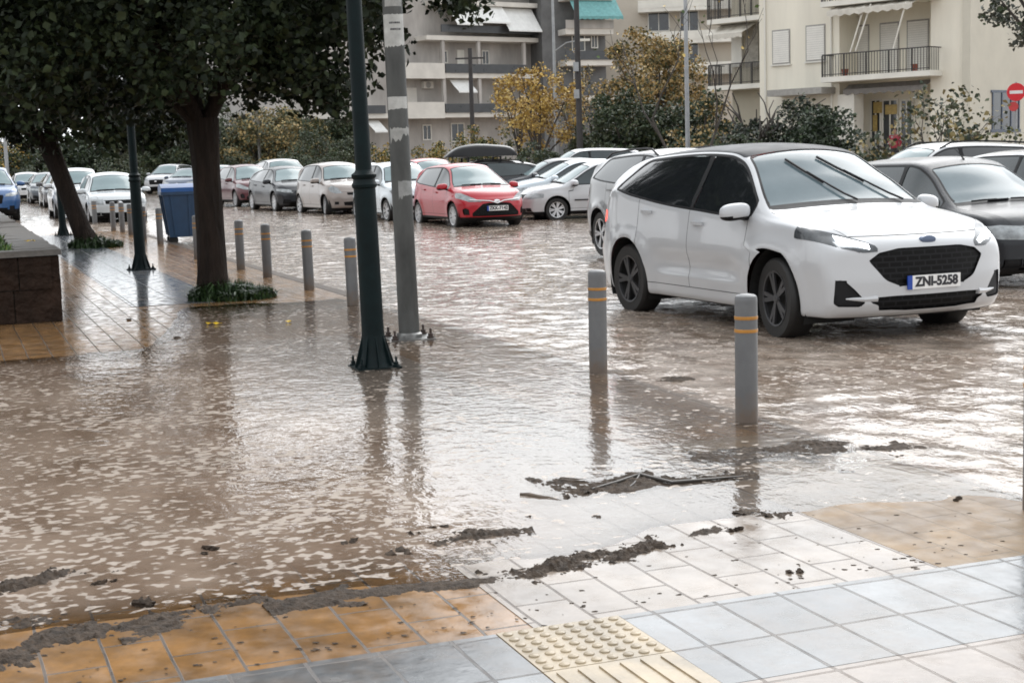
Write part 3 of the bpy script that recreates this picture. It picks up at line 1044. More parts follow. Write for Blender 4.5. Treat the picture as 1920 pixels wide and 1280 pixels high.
def paint(name, col, metal=0.0, drops=0.03, coat=0.7):
    if name not in PAINT:
        m = mat('paint ' + name, col, 0.3, metal, ns=3, na=0.02, bs=160, ba=drops, coat=coat, rvar=0.02, spec=0.35)
        PAINT[name] = m
    return PAINT[name]

def wheel_meshes(s):
    r, wd = s.wr_tyre, s.tyre_w
    Mx = Matrix.Rotation(R(-90), 4, 'X')          # local z to +y
    t = MB()
    rr = r * s.__dict__.get('rimfrac', 0.68)
    t.lathe([(rr, -wd / 2), (r * 0.93, -wd / 2), (r * 0.985, -wd / 2 + 0.02), (r, -wd / 2 + 0.045), (r, wd / 2 - 0.045), (r * 0.985, wd / 2 - 0.02), (r * 0.93, wd / 2), (rr, wd / 2 - 0.005), (rr * 0.97, wd / 2 - 0.02), (rr * 0.9, 0)], 36, Mx, cap=True)
    tyre = t.mesh('wheel', True, 0.7)
    q = MB()
    q.lathe([(rr * 1.0, wd / 2 - 0.012), (rr * 0.99, wd / 2), (rr * 0.93, wd / 2 - 0.004), (rr * 0.92, wd / 2 - 0.03)], 36, Mx, cap=False)
    q.lathe([(0.0, wd / 2 - 0.006), (rr * 0.16, wd / 2 - 0.008), (rr * 0.2, wd / 2 - 0.03)], 20, Mx, cap=False)
    n = s.spokes
    for k in range(n):
        a = 2 * math.pi * k / n
        for off in (-0.14, 0.14):
            d0 = Vector((math.cos(a + off * 0.3), 0, math.sin(a + off * 0.3))); d1 = Vector((math.cos(a + off * 1.0), 0, math.sin(a + off * 1.0)))
            q.bar(d0 * rr * 0.15 + Vector((0, wd / 2 - 0.022, 0)), d1 * rr * 0.95 + Vector((0, wd / 2 - 0.014, 0)), 0.03 if n > 6 else 0.036, 0.018, up=(0, 1, 0))
    rim = q.mesh('rim', False)
    return tyre, rim

_types = {}
def car_type(s):
    if s.name not in _types:
        d = {'parts': car_parts(s), 'wheel': wheel_meshes(s)}
        # wheel liners and floor
        b = MB()
        ra = s.wr_tyre + s.arch
        for xa in (s.xaf, s.xar):
            for sg in (1, -1):
                y1, y0 = (s.W - 0.05) * sg, 0.42 * s.W * sg
                n = 18
                pts = [(xa + (ra + 0.012) * math.cos(a), s.wr_tyre + (ra + 0.012) * math.sin(a)) for a in [R(-25 + 230 * k / n) for k in range(n + 1)]]
                A = [b.bm.verts.new((x, y1, z)) for x, z in pts]; B_ = [b.bm.verts.new((x, y0, z)) for x, z in pts]
                for k in range(n):
                    b._f([A[k], A[k + 1], B_[k + 1], B_[k]])
                b._f(B_)
        b.box(s.xr + 0.35, s.xf - 0.45, -0.5 * s.W, 0.5 * s.W, s.zs - 0.03, s.zs + 0.05)
        d['floor'] = b.mesh('underbody')
        # mirrors
        for sg, key in ((1, 'mirL'), (-1, 'mirR')):
            x, z = g_m(s)
            y = s.side_y(x, z) * sg
            b = MB()
            cx, cy, cz = x + 0.02, y + 0.125 * sg, z + 0.065
            bmesh.ops.create_uvsphere(b.bm, u_segments=20, v_segments=12, radius=1.0)
            for v in b.bm.verts:
                q = Vector([math.copysign(abs(c) ** 0.72, c) for c in v.co])
                v.co = Vector((cx + q.x * (0.085 if q.x > 0 else 0.05) - q.y * sg * 0.03, cy + q.y * 0.125, cz + q.z * 0.075 - (0.012 * q.y * sg)))
            for f_ in b.bm.faces:
                f_.material_index = 1 if f_.calc_center_median().z < cz - 0.04 else 0
            b.mi = 1
            b.bar((x + 0.0, y - 0.04 * sg, z - 0.01), (x + 0.02, y + 0.07 * sg, z + 0.015), 0.07, 0.03)
            d[key] = b.mesh('wing_mirror', True, 0.9)
        _types[s.name] = d
    return _types[s.name]
def g_m(s):
    x = s.glass['x1'] - 0.16
    return x, s.zb(x) + 0.0

def make_car(s, pnt, label, group, loc, heading, steer=0, dark_rim=False, lit=False, plate=None, dark_glass=False, extras=(), name='parked_car', screen=None, mir=None, rails=False):
    d = car_type(s)
    root = empty(name, (loc[0], loc[1], loc[2]), R(heading))
    tag(root, label, 'car', group)
    gm = M_DARKGLASS if dark_glass else M_SIDEGLASS
    rm = {'window': [gm], 'rear_window': [M_DARKGLASS if dark_glass else gm], 'windscreen': [screen or M_SCREEN2], 'rear_screen': [gm], 'headlight': [M_LAMPDARK if lit else M_LAMP], 'tail_light': [M_TAILLIT if lit else M_TAIL],
          'grille': [M_GRILLE], 'air_intake': [M_GRILLE], 'fog_light': [M_BLACK], 'roof': [mat('black glass roof', (0.02, 0.022, 0.026), 0.35, spec=0.04)], 'body': [pnt, M_BLACK, M_GAP]}
    body = None
    for k, me in d['parts']:
        mats = rm[k]
        o = bpy.data.objects.new({'rear_window': 'window'}.get(k, k), me)
        if len(me.materials) == 0:
            for _ in mats: me.materials.append(None)
        C.objects.link(o)
        o.parent = root
        for i, mm in enumerate(mats):
            o.material_slots[i].link = 'OBJECT'
            o.material_slots[i].material = mm
        if k == 'body': body = o
    def add(nm, me, mats, parent=root, loc=None, rot=None):
        o = bpy.data.objects.new(nm, me)
        C.objects.link(o)
        o.parent = parent
        if len(me.materials) == 0:
            for _ in mats: me.materials.append(None)
        for i, mm in enumerate(mats):
            o.material_slots[i].link = 'OBJECT'
            o.material_slots[i].material = mm
        if loc is not None: o.location = loc
        if rot is not None: o.rotation_euler = rot
        return o
    add('underbody', d['floor'], [M_GAP])
    tyre, rim = d['wheel']
    for xa in (s.xaf, s.xar):
        for sg in (1, -1):
            y = sg * (s.W - 0.035 - s.tyre_w / 2)
            rz = (0 if sg > 0 else math.pi) + (R(steer) if xa > 0 else 0)
            wo = add('wheel', tyre, [M_TYRE], loc=(xa, y, s.wr_tyre), rot=(0, 0, rz))
            add('rim', rim, [M_DARKALLOY if dark_rim else M_ALLOY], parent=wo)
    for key in ('mirL', 'mirR'):
        add('wing_mirror', d[key], [mir or pnt, M_BLACK])
    # door handles, wipers, plate, badge
    for sg in (1, -1):
        for hx in ([s.glass['xB'] + 0.12] + ([] if s.three_door else [s.glass['xD'] + 0.12])):
            hz = s.zb(hx) - 0.1
            y = s.side_y(hx + 0.05, hz)
            b = MB()
            b.bar((hx - 0.03, (y + 0.016) * sg, hz), (hx + 0.16, (y + 0.018) * sg, hz - 0.004), 0.026, 0.03)
            o = b.build('door_handle', [pnt], root, True, 0.9, bevel=0.008)
    for t0, h0, t1, h1 in s.wipers:
        b = MB()
        def wp(t, h, up):
            x = s.xc - 0.03 + (s.xt - s.xc) * h
            return s.top_pt(x, t * (s.wr(x) - 0.05), up)
        b.tube([wp(t0 + (t1 - t0) * k / 6, h0 + (h1 - h0) * k / 6, 0.022) for k in range(5)], [0.010] * 3 + [0.007] * 2, 5)
        b.tube([wp(t0 + (t1 - t0) * k / 6, h0 + (h1 - h0) * k / 6, 0.012) for k in (2.6, 3.5, 4.5, 5.5, 6.0)], 0.012, 5)
        b.build('wiper', [M_BLACK], root)
    if plate:
        z = s.plate_z
        x = s.F(0, z) + 0.012 - 0.0
        b = MB()
        b.box(x - 0.012, x, -0.26, 0.26, z - 0.055, z + 0.055)
        b.mi = 1
        b.box(x - 0.01, x + 0.002, -0.262, -0.218, z - 0.056, z + 0.056)
        po = b.build('number_plate', [M_PLATE, M_EU], root)
        if plate.strip():
            me = text_mesh(plate, 0.105)
            lo = obj('lettering', me, [M_INK], po)
            lo.matrix_local = Matrix(((0, 0, 1, x + 0.002), (1, 0, 0, 0.022), (0, 1, 0, z), (0, 0, 0, 1)))
    z = s.badge_z
    b = MB()
    x = s.F(0, z) + 0.006
    b.lathe([(0.0, 0.012), (0.045, 0.010), (0.062, 0.006), (0.066, -0.03)], 24, Matrix.Translation((x, 0, z)) @ Matrix(((0, 0, 1, 0), (1.15, 0, 0, 0), (0, 0.55, 0, 0), (0, 0, 0, 1))), cap=False)
    b.build('badge', [M_CHROME if s.name != 'crossover' else mat('blue badge', (0.10, 0.13, 0.2), 0.25, 0.3)], root, True)
    if rails:
        for sg in (1, -1):
            b = MB()
            xs = [s.xrt - 0.05 + (s.xt - s.xrt + 0.0) * k / 8 for k in range(9)]
            b.tube([s.top_pt(x, sg * (s.wr(x) - 0.04), (0.055 if 0 < k < 8 else 0.0)) for k, x in enumerate(xs)], 0.017, 6)
            b.build('roof_rail', [M_CHROME if rails == 'c' else M_BLACK], root, True)
    for e in extras:
        e(s, root)
    return root

# ---- body styles
CROSS = Car(name='crossover', wb=2.71, xf=2.27, xr=-2.33, W=0.955, zs=0.22, zm=0.70, tuck=0.055, rw=0.60, wr_tyre=0.35, tyre_w=0.235, sweep=0.27, flare=0.022, groove=0.034, arch=0.075,
    top=[(-2.33, 0.95), (-2.25, 1.06), (-2.18, 1.17), (-1.98, 1.42), (-1.75, 1.56), (-1.2, 1.635), (-0.3, 1.665), (0.2, 1.645), (0.42, 1.60), (0.8, 1.38), (1.2, 1.12), (1.27, 1.095), (1.5, 1.06), (1.85, 1.00), (2.1, 0.94), (2.27, 0.875)],
    belt=[(-2.33, 0.92), (-2.1, 1.10), (-1.8, 1.235), (-1.3, 1.17), (-0.5, 1.085), (0.4, 1.03), (1.2, 0.995), (1.8, 0.95), (2.27, 0.80)],
    plan=[(-2.33, 0.80), (-2.0, 0.90), (-1.4, 0.955), (1.3, 0.955), (1.8, 0.95), (2.27, 0.905)],
    xrb=-2.17, xrt=-1.72, xt=0.40, xc=1.22, nose=[(0.2, 0.10), (0.28, 0.03), (0.36, 0.0), (0.5, 0.0), (0.65, 0.015), (0.76, 0.03), (0.82, 0.06), (0.90, 0.15)], tail=[(0.2, 0.08), (0.35, 0.0), (0.6, 0.0), (0.75, 0.05), (1.0, 0.08)],
    glass=dict(x0=-1.74, k0=0.95, x1=1.02, xB=-0.12, xD=-1.12), three_door=False, black_roof=True, dark_z=0.235, spokes=5,
    headlight=[(0.46, 0.765), (0.60, 0.757), (0.76, 0.80), (0.90, 0.86), (0.985, 0.90), (0.985, 0.965), (0.86, 0.955), (0.66, 0.89), (0.48, 0.805)], hl_len=0.60, taillight=[(0.45, 0.94), (0.95, 0.90), (0.99, 1.02), (0.45, 1.05)], tl_len=0.35,
    grille=[(-0.01, 0.775), (0.30, 0.775), (0.47, 0.745), (0.55, 0.69), (0.43, 0.54), (0.31, 0.49), (-0.01, 0.49)], intake=[(-0.01, 0.285), (0.46, 0.285), (0.58, 0.39), (0.36, 0.40), (-0.01, 0.40)],
    fog=[(0.60, 0.365), (0.64, 0.33), (0.80, 0.335), (0.825, 0.36), (0.815, 0.54), (0.76, 0.54), (0.68, 0.46)], hood_z=0.882, plate_z=0.505, badge_z=0.838, wipers=[(0.05, 0.0, -0.52, 0.72), (0.72, 0.0, 0.02, 0.72)])
CITY = Car(name='hatchback', wb=2.51, xf=2.06, xr=-1.89, W=0.848, zs=0.2, zm=0.62, tuck=0.06, rw=0.52, wr_tyre=0.30, tyre_w=0.18, sweep=0.36, rimfrac=0.72,
    top=[(-1.89, 0.90), (-1.82, 1.0), (-1.72, 1.15), (-1.60, 1.38), (-1.45, 1.455), (-0.9, 1.50), (-0.2, 1.51), (0.1, 1.49), (0.32, 1.44), (0.9, 1.13), (1.22, 0.97), (1.3, 0.95), (1.6, 0.90), (1.85, 0.82), (2.06, 0.70)],
    belt=[(-1.89, 0.85), (-1.6, 1.06), (-1.2, 1.02), (0, 0.94), (1.2, 0.88), (1.6, 0.84), (2.06, 0.64)],
    plan=[(-1.89, 0.74), (-1.5, 0.82), (-1.1, 0.848), (1.1, 0.848), (1.6, 0.82), (2.06, 0.72)],
    xrb=-1.74, xrt=-1.42, xt=0.30, xc=1.20, nose=[(0.2, 0.08), (0.32, 0.0), (0.5, 0.0), (0.62, 0.03), (0.72, 0.1)], tail=[(0.2, 0.06), (0.4, 0), (0.6, 0), (0.9, 0.08)],
    glass=dict(x0=-1.55, k0=0.6, x1=0.98, xB=-0.08, xD=-0.95), three_door=False, dark_z=0.27, spokes=9,
    headlight=[(0.38, 0.62), (0.62, 0.62), (0.86, 0.73), (0.86, 0.84), (0.72, 0.82), (0.5, 0.70)], hl_len=0.60, taillight=[(0.5, 0.75), (0.86, 0.75), (0.86, 1.0), (0.62, 1.0)], tl_len=0.25,
    grille=[(-0.01, 0.30), (0.56, 0.30), (0.56, 0.36), (0.34, 0.56), (0.22, 0.58), (-0.01, 0.58)], intake=None,
    fog=[(0.63, 0.33), (0.72, 0.33), (0.74, 0.45), (0.70, 0.48), (0.64, 0.44)], hood_z=0.665, plate_z=0.465, badge_z=0.63, wipers=[(-0.75, 0.02, -0.05, 0.03), (0.0, 0.02, 0.7, 0.04)])
ROUND = Car(name='round hatchback', wb=2.43, xf=1.90, xr=-1.82, W=0.83, zs=0.2, zm=0.62, tuck=0.06, rw=0.54, wr_tyre=0.295, tyre_w=0.17, sweep=0.40, rimfrac=0.7,
    top=[(-1.82, 0.88), (-1.75, 1.0), (-1.65, 1.2), (-1.5, 1.42), (-1.3, 1.49), (-0.7, 1.535), (-0.1, 1.54), (0.15, 1.51), (0.35, 1.44), (0.8, 1.16), (1.02, 1.03), (1.12, 1.0), (1.4, 0.95), (1.65, 0.87), (1.90, 0.72)],
    belt=[(-1.82, 0.84), (-1.5, 1.0), (-1.0, 0.99), (0, 0.96), (1.0, 0.93), (1.4, 0.88), (1.90, 0.64)],
    plan=[(-1.82, 0.72), (-1.4, 0.80), (-1.0, 0.83), (1.0, 0.83), (1.5, 0.80), (1.90, 0.70)],
    xrb=-1.66, xrt=-1.3, xt=0.33, xc=1.02, nose=[(0.2, 0.06), (0.32, 0.0), (0.48, 0.0), (0.6, 0.03), (0.74, 0.10)], tail=[(0.2, 0.06), (0.4, 0), (0.6, 0), (0.9, 0.08)],
    glass=dict(x0=-1.45, k0=0.4, x1=0.82, xB=-0.1, xD=-0.9), three_door=False, dark_z=0.24, spokes=7,
    headlight=[(0.44, 0.66), (0.60, 0.64), (0.72, 0.70), (0.76, 0.80), (0.66, 0.86), (0.52, 0.80)], hl_len=0.62, taillight=[(0.5, 0.8), (0.83, 0.8), (0.83, 1.0), (0.6, 1.0)], tl_len=0.25,
    grille=[(-0.01, 0.60), (0.30, 0.61), (0.31, 0.66), (-0.01, 0.66)], intake=[(-0.01, 0.30), (0.40, 0.31), (0.42, 0.40), (-0.01, 0.42)],
    fog=[(0.55, 0.34), (0.64, 0.34), (0.64, 0.41), (0.55, 0.41)], hood_z=0.685, plate_z=0.46, badge_z=0.635, wipers=[(-0.75, 0.02, -0.05, 0.03), (0.0, 0.02, 0.7, 0.04)])
SEDAN = Car(name='low hatchback', wb=2.58, xf=2.16, xr=-2.12, W=0.87, zs=0.18, zm=0.60, tuck=0.06, rw=0.52, wr_tyre=0.31, tyre_w=0.2, sweep=0.34,
    top=[(-2.12, 0.88), (-2.0, 0.96), (-1.85, 1.08), (-1.45, 1.31), (-1.1, 1.37), (-0.5, 1.42), (0, 1.42), (0.25, 1.39), (0.42, 1.34), (0.95, 1.08), (1.25, 0.95), (1.34, 0.93), (1.6, 0.89), (1.9, 0.81), (2.16, 0.68)],
    belt=[(-2.12, 0.84), (-1.7, 0.98), (-1.2, 0.95), (0, 0.90), (1.2, 0.87), (1.6, 0.83), (2.16, 0.62)],
    plan=[(-2.12, 0.74), (-1.7, 0.83), (-1.2, 0.87), (1.2, 0.87), (1.7, 0.84), (2.16, 0.74)],
    xrb=-1.87, xrt=-1.15, xt=0.40, xc=1.24, nose=[(0.2, 0.08), (0.32, 0.0), (0.5, 0.0), (0.62, 0.03), (0.72, 0.1)], tail=[(0.2, 0.06), (0.4, 0), (0.6, 0), (0.9, 0.08)],
    glass=dict(x0=-1.62, k0=1.0, x1=1.05, xB=-0.06, xD=-0.98), three_door=False, dark_z=0.23, spokes=9,
    headlight=[(0.46, 0.60), (0.64, 0.60), (0.82, 0.65), (0.86, 0.72), (0.70, 0.72), (0.48, 0.68)], hl_len=0.55, taillight=[(0.45, 0.72), (0.87, 0.72), (0.87, 0.88), (0.5, 0.88)], tl_len=0.25,
    grille=[(-0.01, 0.40), (0.30, 0.40), (0.36, 0.63), (-0.01, 0.64)], intake=[(-0.01, 0.24), (0.5, 0.24), (0.52, 0.33), (-0.01, 0.34)],
    fog=[(0.50, 0.27), (0.72, 0.28), (0.70, 0.40), (0.52, 0.38)], hood_z=0.665, plate_z=0.44, badge_z=0.615, wipers=[(-0.75, 0.02, -0.05, 0.03), (0.0, 0.02, 0.7, 0.04)])
SUV = Car(name='estate crossover', wb=2.66, xf=2.18, xr=-2.25, W=0.91, zs=0.25, zm=0.68, tuck=0.06, rw=0.58, wr_tyre=0.355, tyre_w=0.22, sweep=0.32, flare=0.03, arch=0.06,
    top=[(-2.25, 1.0), (-2.18, 1.1), (-2.12, 1.22), (-1.98, 1.48), (-1.8, 1.58), (-1.2, 1.64), (-0.3, 1.67), (0.15, 1.65), (0.38, 1.59), (0.85, 1.31), (1.2, 1.11), (1.3, 1.09), (1.6, 1.04), (1.95, 0.97), (2.18, 0.86)],
    belt=[(-2.25, 0.96), (-1.9, 1.22), (-1.3, 1.17), (0, 1.10), (1.2, 1.03), (1.6, 0.95), (2.18, 0.78)],
    plan=[(-2.25, 0.80), (-1.9, 0.88), (-1.3, 0.91), (1.3, 0.91), (1.75, 0.88), (2.18, 0.78)],
    xrb=-2.12, xrt=-1.77, xt=0.36, xc=1.2, nose=[(0.2, 0.08), (0.36, 0.0), (0.6, 0.0), (0.75, 0.03), (0.88, 0.1)], tail=[(0.2, 0.04), (0.4, 0), (0.7, 0), (0.9, 0.05), (1.1, 0.1)],
    glass=dict(x0=-1.85, k0=1.0, x1=0.98, xB=-0.1, xD=-1.08), three_door=False, dark_z=0.38, spokes=5,
    headlight=[(0.46, 0.76), (0.68, 0.76), (0.88, 0.82), (0.91, 0.90), (0.74, 0.88), (0.5, 0.84)], hl_len=0.5, taillight=[(0.55, 0.95), (0.91, 0.92), (0.93, 1.08), (0.6, 1.08)], tl_len=0.3,
    grille=[(-0.01, 0.56), (0.36, 0.56), (0.42, 0.80), (-0.01, 0.81)], intake=[(-0.01, 0.32), (0.5, 0.32), (0.52, 0.42), (-0.01, 0.44)],
    fog=[(0.58, 0.38), (0.72, 0.38), (0.72, 0.48), (0.58, 0.48)], hood_z=0.83, plate_z=0.49, badge_z=0.72, wipers=[(-0.75, 0.02, -0.05, 0.03), (0.0, 0.02, 0.7, 0.04)])
SQUARE = Car(name='plain hatchback', wb=2.47, xf=2.03, xr=-1.90, W=0.825, zs=0.19, zm=0.58, tuck=0.045, rw=0.55, wr_tyre=0.295, tyre_w=0.18, sweep=0.24, rimfrac=0.66,
    top=[(-1.90, 0.86), (-1.82, 0.98), (-1.74, 1.12), (-1.55, 1.37), (-1.4, 1.42), (-0.8, 1.45), (-0.1, 1.455), (0.15, 1.43), (0.33, 1.37), (0.85, 1.08), (1.14, 0.93), (1.22, 0.91), (1.5, 0.88), (1.8, 0.82), (2.03, 0.71)],
    belt=[(-1.90, 0.82), (-1.5, 0.93), (-1.0, 0.92), (0, 0.89), (1.1, 0.86), (1.5, 0.83), (2.03, 0.66)],
    plan=[(-1.90, 0.74), (-1.5, 0.80), (-1.1, 0.825), (1.1, 0.825), (1.6, 0.80), (2.03, 0.74)],
    xrb=-1.75, xrt=-1.4, xt=0.31, xc=1.13, nose=[(0.2, 0.06), (0.32, 0.0), (0.5, 0.0), (0.6, 0.02), (0.72, 0.09)], tail=[(0.2, 0.06), (0.4, 0), (0.6, 0), (0.9, 0.08)],
    glass=dict(x0=-1.52, k0=0.5, x1=0.93, xB=-0.1, xD=-0.92), three_door=False, dark_z=0.26, spokes=7,
    headlight=[(0.42, 0.56), (0.72, 0.57), (0.80, 0.60), (0.80, 0.70), (0.66, 0.715), (0.44, 0.70)], hl_len=0.45, taillight=[(0.5, 0.7), (0.83, 0.7), (0.83, 0.9), (0.6, 0.9)], tl_len=0.25,
    grille=[(-0.01, 0.59), (0.36, 0.59), (0.38, 0.67), (-0.01, 0.67)], intake=[(-0.01, 0.24), (0.5, 0.24), (0.5, 0.34), (-0.01, 0.34)],
    fog=[(0.52, 0.27), (0.68, 0.27), (0.68, 0.35), (0.52, 0.35)], hood_z=0.685, plate_z=0.43, badge_z=0.62, wipers=[(-0.75, 0.02, -0.05, 0.03), (0.0, 0.02, 0.7, 0.04)])

WHITE = paint('white', (0.46, 0.47, 0.485))
SILVER = paint('silver', (0.46, 0.47, 0.48), 0.35)
RED = paint('red', (0.36, 0.008, 0.018), coat=0.4)
BEIGE = paint('warm grey', (0.25, 0.215, 0.195), 0.2)
DARKGREY = paint('dark grey', (0.012, 0.014, 0.018), 0.0, drops=0.25, coat=0.12)
DARKBLUE = paint('blue black', (0.014, 0.016, 0.021), 0.0, coat=0.3)
MAROON = paint('maroon', (0.09, 0.02, 0.026), 0.0, coat=0.5)
BLUE = paint('blue', (0.025, 0.085, 0.22), 0.1)
PALEBLUE = paint('pale blue silver', (0.50, 0.56, 0.60), 0.25)
BLACKP = paint('black', (0.012, 0.012, 0.014))

def car_at(s, px, py, corner, heading, z=0.0):
    """where the car stands so that the named wheel touches the ground at that point"""
    g = G(px, py, z)
    lx = s.xaf if corner[0] == 'f' else s.xar
    ly = (s.W - 0.04) * (1 if corner[1] == 'l' else -1)
    a = R(heading)
    return Vector((g.x - (lx * math.cos(a) - ly * math.sin(a)), g.y - (lx * math.sin(a) + ly * math.cos(a)), z))
# ------------------------------------------------------------------ street furniture
M_BOL = mat('bollard grey', (0.125, 0.128, 0.132), 0.42, ns=7, na=0.14, bs=60, ba=0.05)
_t = M_BOL.node_tree                                  # a splashed, muddy foot
_b = _t.nodes['Principled BSDF']
_src = _b.inputs['Base Color'].links[0].from_socket
_tc = nd(_t, 'ShaderNodeTexCoord'); _sx = nd(_t, 'ShaderNodeSeparateXYZ'); _nz = nd(_t, 'ShaderNodeTexNoise', Scale=14.0, Detail=6.0)
_t.links.new(_tc.outputs['Object'], _sx.inputs[0]); _t.links.new(_tc.outputs['Object'], _nz.inputs['Vector'])
_ma = nd(_t, 'ShaderNodeMath', operation='MULTIPLY_ADD'); _ma.inputs[1].default_value = -0.35
_t.links.new(_nz.outputs[0], _ma.inputs[0]); _t.links.new(_sx.outputs[2], _ma.inputs[2])
_mr = nd(_t, 'ShaderNodeMapRange'); _mr.inputs['From Min'].default_value = -0.14; _mr.inputs['From Max'].default_value = 0.02; _mr.inputs['To Min'].default_value = 0.8; _mr.inputs['To Max'].default_value = 0.0
_t.links.new(_ma.outputs[0], _mr.inputs[0])
_mx = nd(_t, 'ShaderNodeMix', data_type='RGBA'); _mx.inputs[7].default_value = (0.12, 0.085, 0.06, 1)
_t.links.new(_mr.outputs[0], _mx.inputs[0]); _t.links.new(_src, _mx.inputs[6]); _t.links.new(_mx.outputs[2], _b.inputs['Base Color'])
M_BAND = mat('bollard yellow band', (0.42, 0.19, 0.03), 0.4, ns=12, na=0.15)
def make_bollard():
    root = empty('bollard')
    b = MB()
    b.lathe([(0.066, -0.06), (0.066, 0.715), (0.0655, 0.73), (0.061, 0.744), (0.048, 0.753), (0.025, 0.757), (0.0, 0.758)], 28, cap=False)
    b.build('post', [M_BOL], root, True)
    for z in (0.535, 0.610):
        b = MB()
        b.lathe([(0.0665, z), (0.0685, z + 0.002), (0.0685, z + 0.018), (0.0665, z + 0.02)], 28, cap=False)
        b.build('band', [M_BAND], root, True)
    return root
bol = None
for x, y, lab in ((1400, 793, 'grey bollard with two yellow bands nearest in the water, by the white crossover front wheel'),
                  (1122, 700, 'grey bollard with two yellow bands standing behind the rear wheel of the white crossover'),
                  (1947, 956, 'grey bollard cut off by the edge of the photo beside the ochre paving'),
                  (662, 572, 'grey bollard half hidden behind the near green lamp post'),
                  (580, 543, 'grey bollard first to the left of the near green lamp post, in the clear'),
                  (502, 520, 'grey bollard in the middle between the thick trunk and the near green lamp post'),
                  (452, 505, 'grey bollard first to the right of the thick tree trunk'),
                  (371, 486, 'grey bollard mostly hidden by the thick tree trunk'),
                  (301, 458, 'grey bollard beside the blue waste container'),
                  (270, 450, 'grey bollard just right of the far green lamp post near the white hatchback'),
                  (246, 441, 'pale bollard just left of the far green lamp post'),
                  (230, 436, 'pale bollard second to the left of the far green lamp post'),
                  (213, 433, 'pale bollard third to the left of the far green lamp post'),
                  (179, 428, 'pale bollard in front of the right headlight of the white hatchback, beside the leaning trunk'),
                  (20, 415, 'grey bollard standing in front of the blue car')):
    g = G(x, y)
    if bol is None: o = bol = make_bollard()
    else: o = copy_tree(bol)
    o.location = g
    o.rotation_euler = (R(random.uniform(-0.8, 0.8)), R(random.uniform(-0.8, 0.8)), random.random() * 6)
    tag(o, lab, 'bollard', 'bollards along the kerb')

M_GREEN = mat('dark green painted iron', (0.003, 0.009, 0.010), 0.5, 0.0, spec=0.15, ns=9, na=0.3, bs=30, ba=0.08)
M_STEEL = mat('galvanised plate', (0.16, 0.16, 0.155), 0.35, 0.6, ns=12, na=0.4)
M_LAMPGLASS = mat('lantern glass', (0.6, 0.6, 0.58), 0.2)
def make_lamp():
    root = empty('street_lamp')
    b = MB()
    b.box(-0.17, 0.17, -0.17, 0.17, -0.02, 0.022)
    b.build('base_plate', [M_GREEN], root, bevel=0.005)
    for sx in (-1, 1):
        for sy in (-1, 1):
            b = MB()
            M0 = Matrix.Translation((sx * 0.135, sy * 0.135, 0.02))
            b.lathe([(0.028, 0), (0.028, 0.012), (0.018, 0.014), (0.018, 0.035), (0.009, 0.037), (0.009, 0.075), (0.0, 0.076)], 8, M0)
            b.build('bolt', [M_GREEN], root)
    b = MB()
    b.lathe([(0.145, 0.022), (0.125, 0.05), (0.10, 0.15), (0.088, 0.26), (0.086, 0.30), (0.085, 0.9), (0.083, 1.40)], 28, cap=False)
    for k in range(8):
        a = k * math.pi / 4
        d = Vector((math.cos(a), math.sin(a), 0))
        sd_ = Vector((-d.y, d.x, 0)) * 0.006
        p = [d * 0.08, d * 0.158, d * 0.088]
        z = [0.022, 0.022, 0.26]
        A = [b.bm.verts.new(q + sd_ + Vector((0, 0, zz))) for q, zz in zip(p, z)]
        B_ = [b.bm.verts.new(q - sd_ + Vector((0, 0, zz))) for q, zz in zip(p, z)]
        b._f(A); b._f(B_[::-1])
        for i in range(3): b._f([A[i], B_[i], B_[(i + 1) % 3], A[(i + 1) % 3]])
    b.build('base', [M_GREEN], root, True)
    b = MB()
    b.lathe([(0.083, 1.38), (0.094, 1.39), (0.097, 1.41), (0.086, 1.43), (0.082, 1.45), (0.094, 1.465), (0.096, 1.485), (0.07, 1.505), (0.062, 1.52)], 28, cap=False)
    b.build('collar', [M_GREEN], root, True)
    b = MB()
    b.lathe([(0.062, 1.50), (0.060, 2.4), (0.052, 4.1)], 24, cap=True)
    b.build('pole', [M_GREEN], root, True)
    b = MB()
    b.lathe([(0.06, 4.08), (0.16, 4.16), (0.26, 4.55), (0.27, 4.57), (0.0, 4.80)], 6)
    b.build('lantern', [M_LAMPGLASS], root)
    return root
lamp = make_lamp()
lamp.location = G(703, 690)
lamp.rotation_euler = (R(0.4), R(-1.0), R(20))
tag(lamp, 'dark green lamp post with flared base standing nearest, in front of the grey pole', 'lamp post', 'green lamp posts on the pavement')
for x, y, lab in ((265, 506, 'dark green lamp post between the leaning trunk and the blue waste container'), (119, 442, 'dark green lamp post farthest along the pavement, behind the leaning trunk')):
    o = copy_tree(lamp)
    o.location = G(x, y)
    o.rotation_euler = (0, R(-0.8), R(40))
    tag(o, lab, 'lamp post', 'green lamp posts on the pavement')
